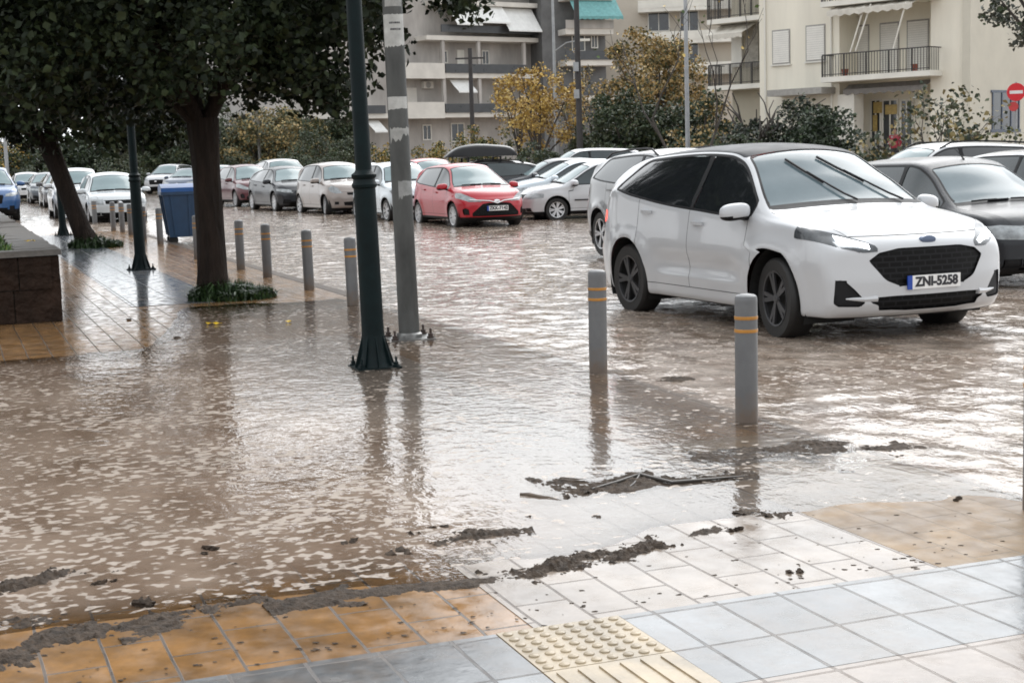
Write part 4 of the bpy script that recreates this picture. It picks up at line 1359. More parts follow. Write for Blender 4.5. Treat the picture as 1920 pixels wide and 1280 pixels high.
# specks of paint and paper on the near lamp
# grey utility pole
def grey_pole():
    root = empty('utility_pole', G(768, 636), R(15))
    root.rotation_euler = (R(0.2), R(-0.75), R(15))
    tag(root, 'grey galvanised pole with torn paper stickers just behind the near lamp post', 'pole')
    Mg = mat('weathered zinc', (0.075, 0.077, 0.074), 0.55, 0.0, spec=0.25, ns=5, na=0.4, bs=18, ba=0.15, stretch=(1, 1, 0.35))
    b = MB(); b.lathe([(0.093, 0.0), (0.091, 0.6), (0.086, 3.0), (0.07, 8.0)], 28)
    b.build('pole', [Mg], root, True)
    b = MB(); b.box(-0.20, 0.20, -0.20, 0.20, -0.02, 0.02)
    b.build('base_plate', [M_STEEL], root, bevel=0.004)
    for sx in (-1, 1):
        for sy in (-1, 1):
            b = MB(); b.lathe([(0.034, 0.02), (0.034, 0.035), (0.024, 0.037), (0.024, 0.06), (0.011, 0.062), (0.011, 0.105), (0, 0.106)], 6, Matrix.Translation((sx * 0.16, sy * 0.16, 0)))
            b.build('bolt', [mat('rusty bolt', (0.05, 0.035, 0.03), 0.5, 0.4)], root)
    b = MB(); b.lathe([(0.120, 0.0), (0.115, 0.05), (0.097, 0.065)], 24, cap=False)
    b.build('collar', [M_STEEL], root, True)
    pap = mat('old paper', (0.42, 0.42, 0.40), 0.55, ns=10, na=0.22, bs=30, ba=0.2)
    pap2 = mat('grimy paper', (0.30, 0.30, 0.285), 0.55, ns=8, na=0.35, bs=30, ba=0.2)
    def wrap(z0, z1, a0, a1, mm, tear=0.0, name='sticker'):
        b = MB()
        n = 16
        prev = None
        for k in range(n + 1):
            a = R(a0 + (a1 - a0) * k / n)
            lo = z0 + tear * (random.random() - 0.3 + k / n)
            r0, r1 = 0.0935 - 0.0024 * lo, 0.0935 - 0.0024 * z1
            v = [b.bm.verts.new((r0 * math.cos(a), r0 * math.sin(a), lo)), b.bm.verts.new((r1 * math.cos(a), r1 * math.sin(a), z1 + tear * 0.3 * random.random()))]
            if prev: b._f([prev[0], v[0], v[1], prev[1]])
            prev = v
        return b.build(name, [mm], root, True)
    wrap(2.02, 2.13, 190, 330, pap, 0.01)
    wrap(2.55, 2.83, 185, 345, pap, 0.02)
    wrap(2.90, 3.03, 210, 320, pap2)
    wrap(1.72, 1.85, 200, 345, pap2, 0.08)
    wrap(1.25, 1.40, 240, 345, mat('patch', (0.24, 0.245, 0.24), 0.5, ns=12, na=0.3), 0.03)
    # print on the torn notice: a few short dark strokes in two rows, too blurred to read
    b = MB()
    for row, z in enumerate((2.76, 2.705)):
        a = 235 + row * 6
        while a < 300:
            wa = random.uniform(3, 8)
            r = 0.0945 - 0.0024 * z
            q = [(r * math.cos(R(aa)), r * math.sin(R(aa)), zz) for aa, zz in ((a, z - 0.008), (a + wa, z - 0.006), (a + wa, z + 0.010), (a, z + 0.008))]
            b._f([b.bm.verts.new(p) for p in q])
            a += wa + random.uniform(1.5, 3)
    b.build('print', [M_INK], root)
    return root
grey_pole()

# blue waste container
def waste_container():
    g = (G(330, 456, -0.05) + G(420, 458, -0.05)) * 0.5
    root = empty('waste_container', (g.x - 0.28, g.y + 0.35, -0.05), ST + R(86))
    tag(root, 'large blue wheeled waste container standing at the kerb behind the thick trunk', 'container')
    Mb = mat('blue plastic', (0.016, 0.05, 0.11), 0.42, ns=4, na=0.2, bs=20, ba=0.05)
    Ml = mat('blue lid plastic', (0.015, 0.09, 0.30), 0.35, ns=4, na=0.15)
    b = MB()
    x0, x1, y0, y1 = 0.44, 0.55, 0.40, 0.48
    b.hexa([(-x0, -y0, 0.16), (x0, -y0, 0.16), (x0, y0, 0.16), (-x0, y0, 0.16), (-x1, -y1, 1.08), (x1, -y1, 1.08), (x1, y1, 1.08), (-x1, y1, 1.08)])
    for sx in (-0.34, 0.0, 0.34):
        b.bar((sx * 0.9, -y0 - 0.01, 0.2), (sx * 1.1, -y1 - 0.01, 1.05), 0.05, 0.03, up=(0, 1, 0))
    for sy in (-1, 1):
        b.bar((-x0 - 0.01, sy * 0.25, 0.2), (-x1 - 0.01, sy * 0.3, 1.05), 0.03, 0.05)
        b.bar((x0 + 0.01, sy * 0.25, 0.2), (x1 + 0.01, sy * 0.3, 1.05), 0.03, 0.05)
    b.build('body', [Mb], root, bevel=0.02)
    b = MB()
    b.box(-x1 - 0.04, x1 + 0.04, -y1 - 0.05, y1 + 0.04, 1.06, 1.12)
    b.build('rim', [Mb], root, bevel=0.015)
    b = MB()
    n = 10
    pr = [(-y1 - 0.06, 1.12), (-y1 - 0.06, 1.16)] + [(-y1 - 0.04 + (2 * y1 + 0.06) * k / n, 1.16 + 0.13 * math.sin(math.pi * (0.12 + 0.76 * k / n))) for k in range(n + 1)] + [(y1 + 0.04, 1.12)]
    Mx = Matrix(((0, 0, 1, 0), (1, 0, 0, 0), (0, 1, 0, 0), (0, 0, 0, 1)))
    b.prism(pr, -x1 - 0.03, x1 + 0.03, Mx)
    b.build('lid', [Ml], root, bevel=0.01)
    b = MB()
    b.box(0.20, 0.48, -y1 - 0.03, -y1 + 0.03, 0.62, 1.03)
    b.build('label_panel', [M_BLACK], root)
    for sx in (-1, 1):
        for sy in (-1, 1):
            b = MB()
            b.lathe([(0.095, -0.025), (0.1, -0.015), (0.1, 0.015), (0.095, 0.025)], 16, Matrix.Translation((sx * 0.36, sy * 0.32, 0.1)) @ Matrix.Rotation(R(90), 4, 'X'))
            b.box(sx * 0.36 - 0.04, sx * 0.36 + 0.04, sy * 0.32 - 0.04, sy * 0.32 + 0.04, 0.12, 0.18)
            b.build('wheel', [M_TYRE], root)
waste_container()

# ------------------------------------------------------------------ raised planter
M_STONE = mat('rough dark stone', (0.024, 0.015, 0.011), 0.9, spec=0.15, ns=3.5, na=0.55, bs=9, ba=0.9)
M_CAP = mat('stone capping', (0.08, 0.07, 0.06), 0.5, ns=6, na=0.4, bs=22, ba=0.5)
for _n in M_STONE.node_tree.nodes:
    if _n.type == 'BUMP': _n.inputs['Distance'].default_value = 0.09
PH = 0.76
def planter():
    root = empty('planter', (0, 0, 0), ST)
    tag(root, 'low raised planter with rough dark stone wall and pale capping', 'planter')
    N1, S0, S1, N0 = 1.10, -16.45, -38.0, -6.0
    def rough_wall(b, a, c, z0, z1, nrm, rows, thick):
        # courses of stones pushed in and out
        L = (c - a).length
        d = (c - a).normalized()
        zz = z0
        for r in range(rows):
            h = (z1 - z0) / rows
            x = -random.random() * 0.2
            while x < L:
                wdt = random.uniform(0.3, 0.65)
                xa, xb = max(0, x), min(L, x + wdt - 0.012)
                if xb - xa > 0.05:
                    o = random.uniform(-0.018, 0.018)
                    p0, p1 = a + d * xa + nrm * o, a + d * xb + nrm * (o + random.uniform(-0.012, 0.012))
                    q = nrm * -thick
                    zb, zt = zz + 0.005, zz + h - 0.005
                    b.hexa([p0 + Vector((0, 0, zb)), p1 + Vector((0, 0, zb)), p1 + q + Vector((0, 0, zb)), p0 + q + Vector((0, 0, zb)),
                            p0 + Vector((0, 0, zt)) + nrm * random.uniform(-0.01, 0.01), p1 + Vector((0, 0, zt)), p1 + q + Vector((0, 0, zt)), p0 + q + Vector((0, 0, zt))])
                x += wdt
            zz += h
    b = MB()
    rough_wall(b, Vector((S0, N0, 0)), Vector((S0, N1, 0)), 0, PH - 0.06, Vector((1, 0, 0)), 2, 0.30)
    rough_wall(b, Vector((S1, N1, 0)), Vector((S0 - 0.005, N1, 0)), 0, PH - 0.06, Vector((0, 1, 0)), 3, 0.30)
    b.build('wall', [M_STONE], root, bevel=0.018)
    b = MB()
    b.box(S1, S0 - 0.05, N0, N1 - 0.05, 0.0, PH - 0.09)
    b.build('soil', [mat('wet soil', (0.03, 0.022, 0.016), 0.7, ns=9, na=0.4)], root)
    b = MB()
    def cap(x0, x1, y0, y1):
        v = b.box(x0, x1, y0, y1, PH - 0.062, PH)
        for q in v: q.co += Vector((random.gauss(0, 0.008), random.gauss(0, 0.008), random.gauss(0, 0.004)))
    x = N0
    while x < N1:
        wd = random.uniform(0.5, 0.8)
        cap(S0 - 0.40, S0 + 0.02, x, min(N1 + 0.02, x + wd - 0.01))
        x += wd
    x = S1
    while x < S0 - 0.41:
        wd = random.uniform(0.5, 0.9)
        cap(x, min(S0 - 0.415, x + wd - 0.01), N1 - 0.42, N1 + 0.02)
        x += wd
    b.build('capping', [M_CAP], root, bevel=0.015)
planter()
def blades(name, centers, mats, h=(0.06, 0.14), lean=0.5, wd=0.006):
    v = []; f = []; mi = []
    for (x, y, z, hs) in centers:
        a = random.random() * 6.283
        hh = random.uniform(*h) * hs
        l = random.gauss(0, lean) * hh
        d = Vector((math.cos(a), math.sin(a), 0)); sd2 = Vector((-d.y, d.x, 0)) * wd * random.uniform(0.7, 1.6)
        p0 = Vector((x, y, z)); p1 = p0 + d * l * 0.4 + Vector((0, 0, hh * 0.6)); p2 = p0 + d * l + Vector((0, 0, hh * 0.95 - abs(l) * 0.3))
        i = len(v)
        v += [p0 - sd2, p0 + sd2, p1 + sd2 * 0.8, p1 - sd2 * 0.8, p2]
        f += [(i, i + 1, i + 2, i + 3), (i + 3, i + 2, i + 4)]
        k = random.randrange(len(mats))
        mi += [k, k]
    o = pydata(name, v, f, mats)
    o.data.polygons.foreach_set('material_index', mi)
    return o
MG = [mat('grass green', (0.05, 0.12, 0.012), 0.45, na=0.3), mat('grass deep green', (0.03, 0.075, 0.012), 0.45, na=0.3), mat('grass yellow green', (0.10, 0.15, 0.02), 0.45, na=0.3)]
cs = []
for k in range(15000):
    s, n = -16.9 - 12.0 * random.random() ** 1.3, 0.66 - 4.5 * random.random() ** 1.2
    p = P(s, n)
    cs.append((p.x, p.y, PH - 0.10, 1.0 + 0.5 * nz2(s, n, 1.2, 3)))
tag(blades('grass', cs, MG, (0.08, 0.2), 0.6, 0.009), 'bright green grass growing in the raised planter', 'grass', kind='stuff')
MGD = [mat('tuft dark green', (0.022, 0.045, 0.014), 0.45, na=0.3), mat('tuft green', (0.032, 0.065, 0.018), 0.45, na=0.3)]
T1, T2 = G(402, 560), G(166, 464)
def tuft(c, rx, n, hs, dx=0.0):
    r = []
    for k in range(n):
        a = random.random() * 6.283; q = random.random() ** 0.6
        x, y = c.x + dx * q + math.cos(a) * q * rx, c.y + math.sin(a) * q * rx * 0.9
        r.append((x, y, 0.0, hs * (1.15 - 0.75 * q)))
    return r
tag(blades('grass_tuft', tuft(T1, 0.52, 3600, 1.0, 0.22), MGD, (0.10, 0.34), 0.8, 0.010), 'dark grass tuft round the foot of the thick upright trunk', 'grass', kind='stuff')
tag(blades('grass_tuft', tuft(T2, 0.55, 1500, 1.2, 0.15), MGD, (0.10, 0.34), 0.8, 0.014), 'dark grass tuft round the foot of the leaning trunk', 'grass', kind='stuff')

# ------------------------------------------------------------------ trees
def leaf_cloud(name, pts, size, mats, parent, droop=0.4, seed=1):
    """many single leaves, each a small folded blade of its own"""
    r = np.random.default_rng(seed)
    n = len(pts)
    pts = np.asarray(pts)
    d = r.normal(size=(n, 3)); d[:, 2] = d[:, 2] * 0.6 - droop
    d /= np.linalg.norm(d, axis=1)[:, None]
    q = r.normal(size=(n, 3))
    sd3 = np.cross(d, q); sd3 /= np.linalg.norm(sd3, axis=1)[:, None]
    nm = np.cross(d, sd3)
    L = size * r.uniform(0.6, 1.25, n)[:, None]
    w = L * r.uniform(0.30, 0.45, n)[:, None]
    p0 = pts - d * L * 0.5
    m1 = pts - d * L * 0.12
    tip = pts + d * L * 0.5 - np.array([0, 0, 0.1]) * L
    mid = pts + d * L * 0.15
    a = m1 + sd3 * w + nm * w * 0.3; b_ = mid + sd3 * w * 0.75 + nm * w * 0.22
    c = m1 - sd3 * w + nm * w * 0.3; e = mid - sd3 * w * 0.75 + nm * w * 0.22
    v = np.stack([p0, a, b_, tip, e, c], 1).reshape(-1, 3)
    base = np.arange(n)[:, None] * 6
    f1 = base + np.array([0, 1, 2, 3]); f2 = base + np.array([0, 3, 4, 5])
    faces = np.concatenate([f1, f2]).astype(np.int32)
    me = bpy.data.meshes.new(name)
    me.vertices.add(len(v)); me.vertices.foreach_set('co', v.ravel())
    me.loops.add(faces.size); me.loops.foreach_set('vertex_index', faces.ravel())
    me.polygons.add(len(faces)); me.polygons.foreach_set('loop_start', np.arange(0, faces.size, 4)); me.polygons.foreach_set('loop_total', np.full(len(faces), 4))
    for mm in mats: me.materials.append(mm)
    k = r.integers(0, len(mats), n)
    me.polygons.foreach_set('material_index', np.concatenate([k, k]))
    me.update(calc_edges=True)
    o = bpy.data.objects.new(name, me)
    return link(o, parent)
def clumps(c, rad, nclump, per, cr, seed, flat=0.0, power=0.45):
    r = np.random.default_rng(seed)
    out = []
    for k in range(nclump):
        d = r.normal(size=3); d /= np.linalg.norm(d)
        q = r.random() ** power
        p = np.array(c) + d * np.array(rad) * q
        if flat and p[2] < c[2] - rad[2] * flat:
            p[2] = c[2] - rad[2] * flat + r.random() * 0.3
        rr = cr * r.uniform(0.6, 1.3)
        m = int(per * r.uniform(0.6, 1.4))
        g = r.normal(size=(m, 3)); g /= np.linalg.norm(g, axis=1)[:, None]
        out.append(p + g * (r.random(m) ** 0.45)[:, None] * rr * np.array([1, 1, 0.8]))
    return np.concatenate(out)
M_BARK = mat('wet bark', (0.020, 0.014, 0.011), 0.85, ns=9, na=0.5, bs=26, ba=1.0, stretch=(1, 1, 0.16), spec=0.2)
for _n in M_BARK.node_tree.nodes:
    if _n.type == 'BUMP': _n.inputs['Distance'].default_value = 0.06
M_LEAFD = [mat('mulberry leaf dark', (0.009, 0.015, 0.006), 0.6, na=0.3, ns=3, spec=0.25), mat('mulberry leaf', (0.014, 0.023, 0.008), 0.6, na=0.3, ns=3, spec=0.25), mat('mulberry leaf pale', (0.030, 0.042, 0.016), 0.6, na=0.3, ns=3, spec=0.25)]
def near_tree(base, lean, rbase, fork, crown_c, crown_r, ncl, per, label, seed, leaf=0.10, extra=None):
    random.seed(seed)
    root = empty('tree', (base.x, base.y, 0))
    tag(root, label, 'tree')
    b = MB()
    top = Vector((lean[0], lean[1], fork))
    pts = [Vector((0, 0, -0.05)), Vector((0, 0, 0.06)), top * 0.15, top * 0.4, top * 0.7, top]
    rad = [rbase * 1.45, rbase * 1.25, rbase * 1.06, rbase * 0.98, rbase * 0.96, rbase * 1.05]
    fine = []; fr = []
    for i in range(len(pts) - 1):
        for k in range(5):
            t = k / 5
            fine.append(pts[i].lerp(pts[i + 1], t)); fr.append(rad[i] * (1 - t) + rad[i + 1] * t)
    fine.append(pts[-1]); fr.append(rad[-1])
    b.tube(fine, fr, 26)
    for v in b.bm.verts:
        a = math.atan2(v.co.y, v.co.x)
        k = 0.11 * mnoise.noise(Vector((math.cos(a) * 2.2, math.sin(a) * 2.2, v.co.z * 0.5 + seed))) + 0.05 * mnoise.noise(Vector((math.cos(a) * 6, math.sin(a) * 6, v.co.z * 1.2)))
        ax = top * (v.co.z / fork) if v.co.z > 0 else Vector((0, 0, v.co.z))
        v.co = ax + (v.co - ax) * (1 + 1.6 * k) if v.co.z > 0 else v.co
    cc = Vector(crown_c)
    for k in range(9):
        a = k * 0.7 + random.random() * 0.4
        e = cc + Vector((math.cos(a) * crown_r[0] * random.uniform(0.5, 0.85), math.sin(a) * crown_r[1] * random.uniform(0.5, 0.85), random.uniform(-0.5, 0.6) * crown_r[2]))
        mid = top.lerp(e, 0.5) + Vector((random.gauss(0, 0.15), random.gauss(0, 0.15), random.uniform(0.0, 0.35)))
        r0 = rbase * random.uniform(0.35, 0.55)
        b.tube([top - Vector((0, 0, 0.15)), top.lerp(mid, 0.4) + Vector((0, 0, 0.08)), mid, mid.lerp(e, 0.5), e], [r0, r0 * 0.8, r0 * 0.5, r0 * 0.3, r0 * 0.12], 9)
        for j in range(3):
            e2 = e + Vector((random.gauss(0, 0.7), random.gauss(0, 0.7), random.uniform(-0.5, 0.4)))
            b.tube([mid.lerp(e, 0.3 + 0.2 * j), (mid.lerp(e, 0.4 + 0.2 * j) + e2) * 0.5, e2], [r0 * 0.25, r0 * 0.16, r0 * 0.06], 6)
    b.build('trunk', [M_BARK], root, True, angle=1.2)
    pts = clumps(crown_c, crown_r, ncl, per, 0.55, seed, flat=0.75)
    if extra is not None:
        pts = np.concatenate([pts] + [clumps(*e) for e in extra])
    leaf_cloud('crown', pts, leaf, M_LEAFD, root, seed=seed)
    return root
near_tree(T1, (-0.03, 0.05, 0), 0.168, 2.15, (-0.65, 0.2, 4.08), (3.3, 3.0, 2.25), 270, 250, 'dark leafy tree with thick upright trunk in a grass tuft', 5,
          extra=[((2.3, -0.2, 3.6), (1.0, 1.2, 0.8), 22, 110, 0.35, 31, 0.0, 0.5), ((1.55, -0.3, 2.55), (0.7, 0.8, 0.35), 10, 70, 0.28, 32, 0.0, 0.5), ((-2.4, -0.4, 2.7), (1.0, 1.2, 0.5), 16, 120, 0.4, 33, 0.0, 0.5)])
near_tree(T2, (-0.72, 0.1, 0), 0.19, 2.15, (-0.7, 0.0, 4.2), (3.4, 3.0, 2.6), 190, 120, 'dark leafy tree with slender leaning trunk beyond the planter', 8, leaf=0.16,
          extra=[((1.6, 0, 2.6), (1.2, 1.0, 0.6), 14, 110, 0.4, 41, 0.0, 0.5)])
# ------------------------------------------------------------------ buildings
class Facade:
    """a frame on the wall: x along the wall to the right, y into the house, z up"""
    def __init__(s, name, corner, rz, label, cat='building'):
        s.o = corner.copy(); s.o.z = 0
        s.rz = rz
        s.root = empty(name, s.o, rz)
        tag(s.root, label, cat)
        s.X = Vector((math.cos(rz), math.sin(rz), 0)); s.Y = Vector((-math.sin(rz), math.cos(rz), 0))
    def px(s, x, y, depth=0.0):
        d = ray(x, y); c = Vector((0, 0, CAM_H)); o = s.o + s.Y * depth
        t = (o - c).dot(s.Y) / d.dot(s.Y)
        q = c + d * t
        return (q - s.o).dot(s.X), q.z
    def rect(s, x0, y0, x1, y1, depth=0.0):
        a, z1 = s.px(x0, y0, depth); b_, z0 = s.px(x1, y1, depth)
        return a, b_, z0, z1
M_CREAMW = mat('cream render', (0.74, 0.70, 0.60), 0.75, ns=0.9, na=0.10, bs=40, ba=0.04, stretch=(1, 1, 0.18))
M_SIDESHADE = mat('shaded cream render', (0.55, 0.52, 0.44), 0.75, ns=0.7, na=0.08)  # the cream wall's colour with the side's shading painted in
M_WHITEW = mat('white painted concrete', (0.70, 0.68, 0.62), 0.7, ns=1.2, na=0.1)
M_SHUT = mat('pale roller shutter', (0.70, 0.68, 0.63), 0.55, ns=2, na=0.06)
M_FRAME = mat('window surround grey', (0.30, 0.29, 0.27), 0.6)
M_RAIL = mat('dark railing iron', (0.03, 0.028, 0.027), 0.5, na=0.3)
M_AWN = mat('pale awning cloth', (0.55, 0.52, 0.46), 0.8, ns=4, na=0.12)
M_AWNW = mat('white awning cloth', (0.70, 0.70, 0.68), 0.8, ns=3, na=0.08)
M_TEAL = mat('teal awning cloth', (0.13, 0.30, 0.30), 0.8, ns=5, na=0.2)
M_WGLASS = mat('house window glass', (0.03, 0.035, 0.04), 0.08, coat=0.5, na=0.4, ns=2)
M_CONC = mat('grey wall render', (0.42, 0.395, 0.37), 0.8, ns=0.9, na=0.25, stretch=(1, 1, 0.3))
M_CONCP = mat('pale balcony render', (0.62, 0.59, 0.54), 0.75, ns=0.8, na=0.12)
M_SMOKE = mat('smoked balcony glass', (0.05, 0.053, 0.057), 0.3, ns=2, na=0.2)
M_SHOP = mat('yellow shop poster', (0.40, 0.29, 0.10), 0.5, ns=8, na=0.3)
def railing(f, x0, x1, y, z0, h=0.95, n=None, mt=None, returns=0.0, name='railing'):
    b = MB()
    n = n or int((x1 - x0) / 0.13)
    b.box(x0, x1, y - 0.025, y + 0.025, z0 + h - 0.045, z0 + h)
    b.box(x0, x1, y - 0.015, y + 0.015, z0 + 0.08, z0 + 0.11)
    for k in range(n + 1):
        x = x0 + (x1 - x0) * k / n
        w_ = 0.028 if k % 8 == 0 else 0.010
        b.box(x - w_, x + w_, y - w_, y + w_, z0, z0 + h - 0.046)
    for xx in (x0, x1):
        if returns:
            b.box(xx - 0.02, xx + 0.02, y + 0.026, y + returns, z0 + h - 0.043, z0 + h - 0.002)
            for k in range(1, int(returns / 0.14)):
                b.box(xx - 0.010, xx + 0.010, y + 0.14 * k - 0.01, y + 0.14 * k + 0.01, z0, z0 + h - 0.044)
    return b.build(name, [mt or M_RAIL], f.root)
def shutter_window(f, r, y, slats=True, mt=None):
    x0, x1, z0, z1 = r
    b = MB()
    b.box(x0 - 0.06, x1 + 0.06, y - 0.02, y + 0.04, z0 - 0.06, z1 + 0.06)
    w_ = b.build('window', [M_FRAME], f.root)
    b = MB()
    n = int((z1 - z0) / 0.09)
    for k in range(n):
        za = z0 + (z1 - z0) * k / n; zb_ = z0 + (z1 - z0) * (k + 1) / n
        b.hexa([(x0, y - 0.05, za), (x1, y - 0.05, za), (x1, y - 0.022, za), (x0, y - 0.022, za), (x0, y - 0.04, zb_ - 0.008), (x1, y - 0.04, zb_ - 0.008), (x1, y - 0.022, zb_ - 0.008), (x0, y - 0.022, zb_ - 0.008)])
    b.build('shutter', [mt or M_SHUT], w_)
    b = MB(); b.box(x0 - 0.1, x1 + 0.1, y - 0.10, y - 0.021, z0 - 0.13, z0 - 0.063)
    b.build('sill', [M_WHITEW], w_)
    return w_
def glass_window(f, r, y, fr=None):
    x0, x1, z0, z1 = r
    b = MB(); b.box(x0, x1, y, y + 0.03, z0, z1)
    w_ = b.build('window', [M_WGLASS], f.root)
    b = MB()
    for (a, c, d, e) in ((x0 - 0.04, x0 + 0.04, z0 - 0.04, z1 + 0.04), (x1 - 0.04, x1 + 0.04, z0 - 0.04, z1 + 0.04), (x0 + 0.041, x1 - 0.041, z1 - 0.04, z1 + 0.04), (x0 + 0.041, x1 - 0.041, z0 - 0.04, z0 + 0.04), ((x0 + x1) / 2 - 0.03, (x0 + x1) / 2 + 0.03, z0 + 0.041, z1 - 0.041)):
        b.box(a, c, y - 0.035, y - 0.003, d, e)
    b.build('frame', [fr or M_WHITEW], w_)
    return w_
def awning(f, x0, x1, y0, z0, out, drop, mt, scallop=True, arms=(), name='awning', stripes=None):
    b = MB()
    n = max(4, int((x1 - x0) / 0.22))
    prev = None
    for k in range(n + 1):
        x = x0 + (x1 - x0) * k / n
        sag = 0.03 * math.sin(k * 2.1)
        v = [b.bm.verts.new(q) for q in ((x, y0, z0), (x, y0 - out * 0.5, z0 - drop * 0.5 - 0.03 + sag), (x, y0 - out, z0 - drop), (x, y0 - out - 0.01, z0 - drop - (0.17 + (0.08 if k % 2 else 0) if scallop else 0.10)))]
        if prev:
            for i in range(3): b._f([prev[i], v[i], v[i + 1], prev[i + 1]])
        prev = v
    o = b.build(name, [mt], f.root)
    sm = o.modifiers.new('thick', 'SOLIDIFY'); sm.thickness = 0.012
    if arms:
        b = MB()
        for x in arms:
            b.bar((x, y0 - out, z0 - drop + 0.02), (x - 0.5, y0 - 0.9 if y0 > 0.5 else -0.95, z0 - drop - 2.0), 0.035)
        b.build('awning_arm', [M_WHITEW], o)
    return o

# --- cream block of flats on the right
f3 = Facade('apartment_building', D(1806, 275, 61), R(-45), 'cream block of flats with railed balconies and shutters behind the parked cars on the right')
x0c = f3.px(1424, 100)[0]
rx0, _ = f3.px(1574, 100); rx1, _ = f3.px(1745, 100)
zS = f3.px(1640, 150)[1]          # underside of first-floor balcony
zF = zS + 0.20                     # first floor level
zC = zF + 2.95                     # its ceiling
HT = 11.6
REC = 1.5
b = MB()
b.box(x0c, rx0, 0, 10, -0.3, HT)
b.box(rx1, 0, 0, 10, -0.3, HT)
b.box(rx0 + 0.002, rx1 - 0.002, REC, 10, -0.3, HT)
for zz in (zS, zS + 3.15, zS + 6.3, zS + 9.45):
    b.box(rx0 + 0.002, rx1 - 0.002, 0.004, REC - 0.002, zz, zz + 0.2)
b.build('wall', [M_CREAMW], f3.root)
b = MB(); b.box(0.003, 0.35, -0.12, 10, -0.3, HT)     # the side wall, its shade painted as a darker cream
b.build('side_wall', [M_SIDESHADE], f3.root)
b = MB(); b.box(x0c - 0.3, 0.6, -0.5, 10.5, HT, HT + 0.3)
b.build('roof', [M_WHITEW], f3.root)
for q in ((1450, 60, 1480, 117), (1513, 51, 1546, 111)):
    shutter_window(f3, f3.rect(*q), 0)
    a = f3.rect(*q)
    shutter_window(f3, (a[0], a[1], a[2] + 3.15, a[3] + 3.15), 0)
# first-floor balcony
bx0 = f3.px(1541, 150, -0.9)[0]; bx1 = f3.px(1746, 150, -0.9)[0]
for dz in (0, 3.15):
    b = MB(); b.box(bx0, bx1, -1.0, -0.002, zS - 0.02 + dz, zF + dz)
    b.build('balcony', [M_WHITEW], f3.root)
    railing(f3, bx0 + 0.05, bx1 - 0.05, -0.94, zF + dz, returns=0.9)
cols = [f3.rect(1605, 30, 1628, 120, REC), f3.rect(1652, 30, 1684, 120, REC), f3.rect(1703, 30, 1740, 120, REC)]
for r in cols:
    shutter_window(f3, (r[0], r[1], zF + 0.05, zF + 2.2), REC)
awning(f3, f3.px(1556, 20, -0.9)[0], f3.px(1716, 5, -0.9)[0], 0.0, zC + 0.18, 1.15, 0.42, M_AWN)
b = MB()
for (xa, ya, xb, yb) in ((1622, 12, 1593, 98), (1634, 8, 1603, 96), (1700, 4, 1673, 94)):
    a0 = f3.px(xa, ya, -1.0); a1 = f3.px(xb, yb, -0.9)
    b.bar((a0[0], -1.05, a0[1]), (a1[0], -0.85, a1[1]), 0.05)
b.build('awning_arm', [M_WHITEW], f3.root)
b = MB()     # pots on the balcony
for px_ in (1582, 1712):
    a = f3.px(px_, 138, -0.7)[0]
    b.lathe([(0.10, zF), (0.15, zF + 0.28), (0.16, zF + 0.3), (0.0, zF + 0.29)], 10, Matrix.Translation((a, -0.6, 0)))
tp = b.build('flower_pot', [mat('terracotta', (0.25, 0.07, 0.04), 0.7)], f3.root)
# ground floor: shop front under a scalloped awning, white piers
awning(f3, rx0 + 0.3, rx1 - 0.05, 0.25, zS - 0.12, 0.45, 0.22, mat('grey awning cloth', (0.22, 0.21, 0.20), 0.8))
b = MB()
for q in ((1574, 178, 1605, 260),):
    r = f3.rect(*q)
    b.box(r[0], r[1], -0.15, 0.6, -0.3, r[3])
b.build('pier', [M_WHITEW], f3.root)
for q, kind in (((1634, 188, 1652, 252), 0), ((1656, 188, 1684, 252), 0), ((1690, 188, 1712, 252), 0)):
    r = f3.rect(*q, REC)
    glass_window(f3, (r[0], r[1], 0.4, r[3]), REC - 0.03)
b = MB()
for q in ((1638, 192, 1654, 212), (1660, 197, 1682, 214), (1637, 216, 1645, 246)):
    r = f3.rect(*q, REC - 0.1)
    b.box(r[0], r[1], REC - 0.12, REC - 0.1, r[2], r[3])
b.build('poster', [M_SHOP], f3.root)
r = f3.rect(1450, 170, 1552, 180, -0.6)       # flat dark canopy over the side entrance
b = MB(); b.box(r[0], r[1], -1.1, -0.002, r[2] + 0.1, r[3])
b.build('canopy', [M_FRAME], f3.root)
for px_ in (1560, 1436):
    a = f3.px(px_, 100)[0]
    b = MB(); b.tube([(a, -0.06, 0.1), (a, -0.06, HT - 0.1)], 0.045, 8)
    b.build('drainpipe', [M_WHITEW], f3.root)
# window in the side wall
b = MB()
sx = 0.352
y0s, y1s = 2.3, 3.9
z0s = 0.55
b.box(sx, sx + 0.02, 1.7, 4.1, 2.1, 3.6)
w_ = b.build('window', [M_WGLASS], f3.root)
b = MB()
for ya, yb, za, zb_ in ((1.7, 1.78, 2.1, 3.6), (2.5, 2.58, 2.1, 3.6), (3.3, 3.38, 2.1, 3.6), (4.02, 4.1, 2.1, 3.6), (1.6, 4.2, 3.602, 3.7), (1.6, 4.2, 1.98, 2.098)):
    b.box(sx + 0.001, sx + 0.05, ya, yb, za, zb_)
b.build('frame', [mat('blue grey frame', (0.09, 0.11, 0.15), 0.5)], w_)
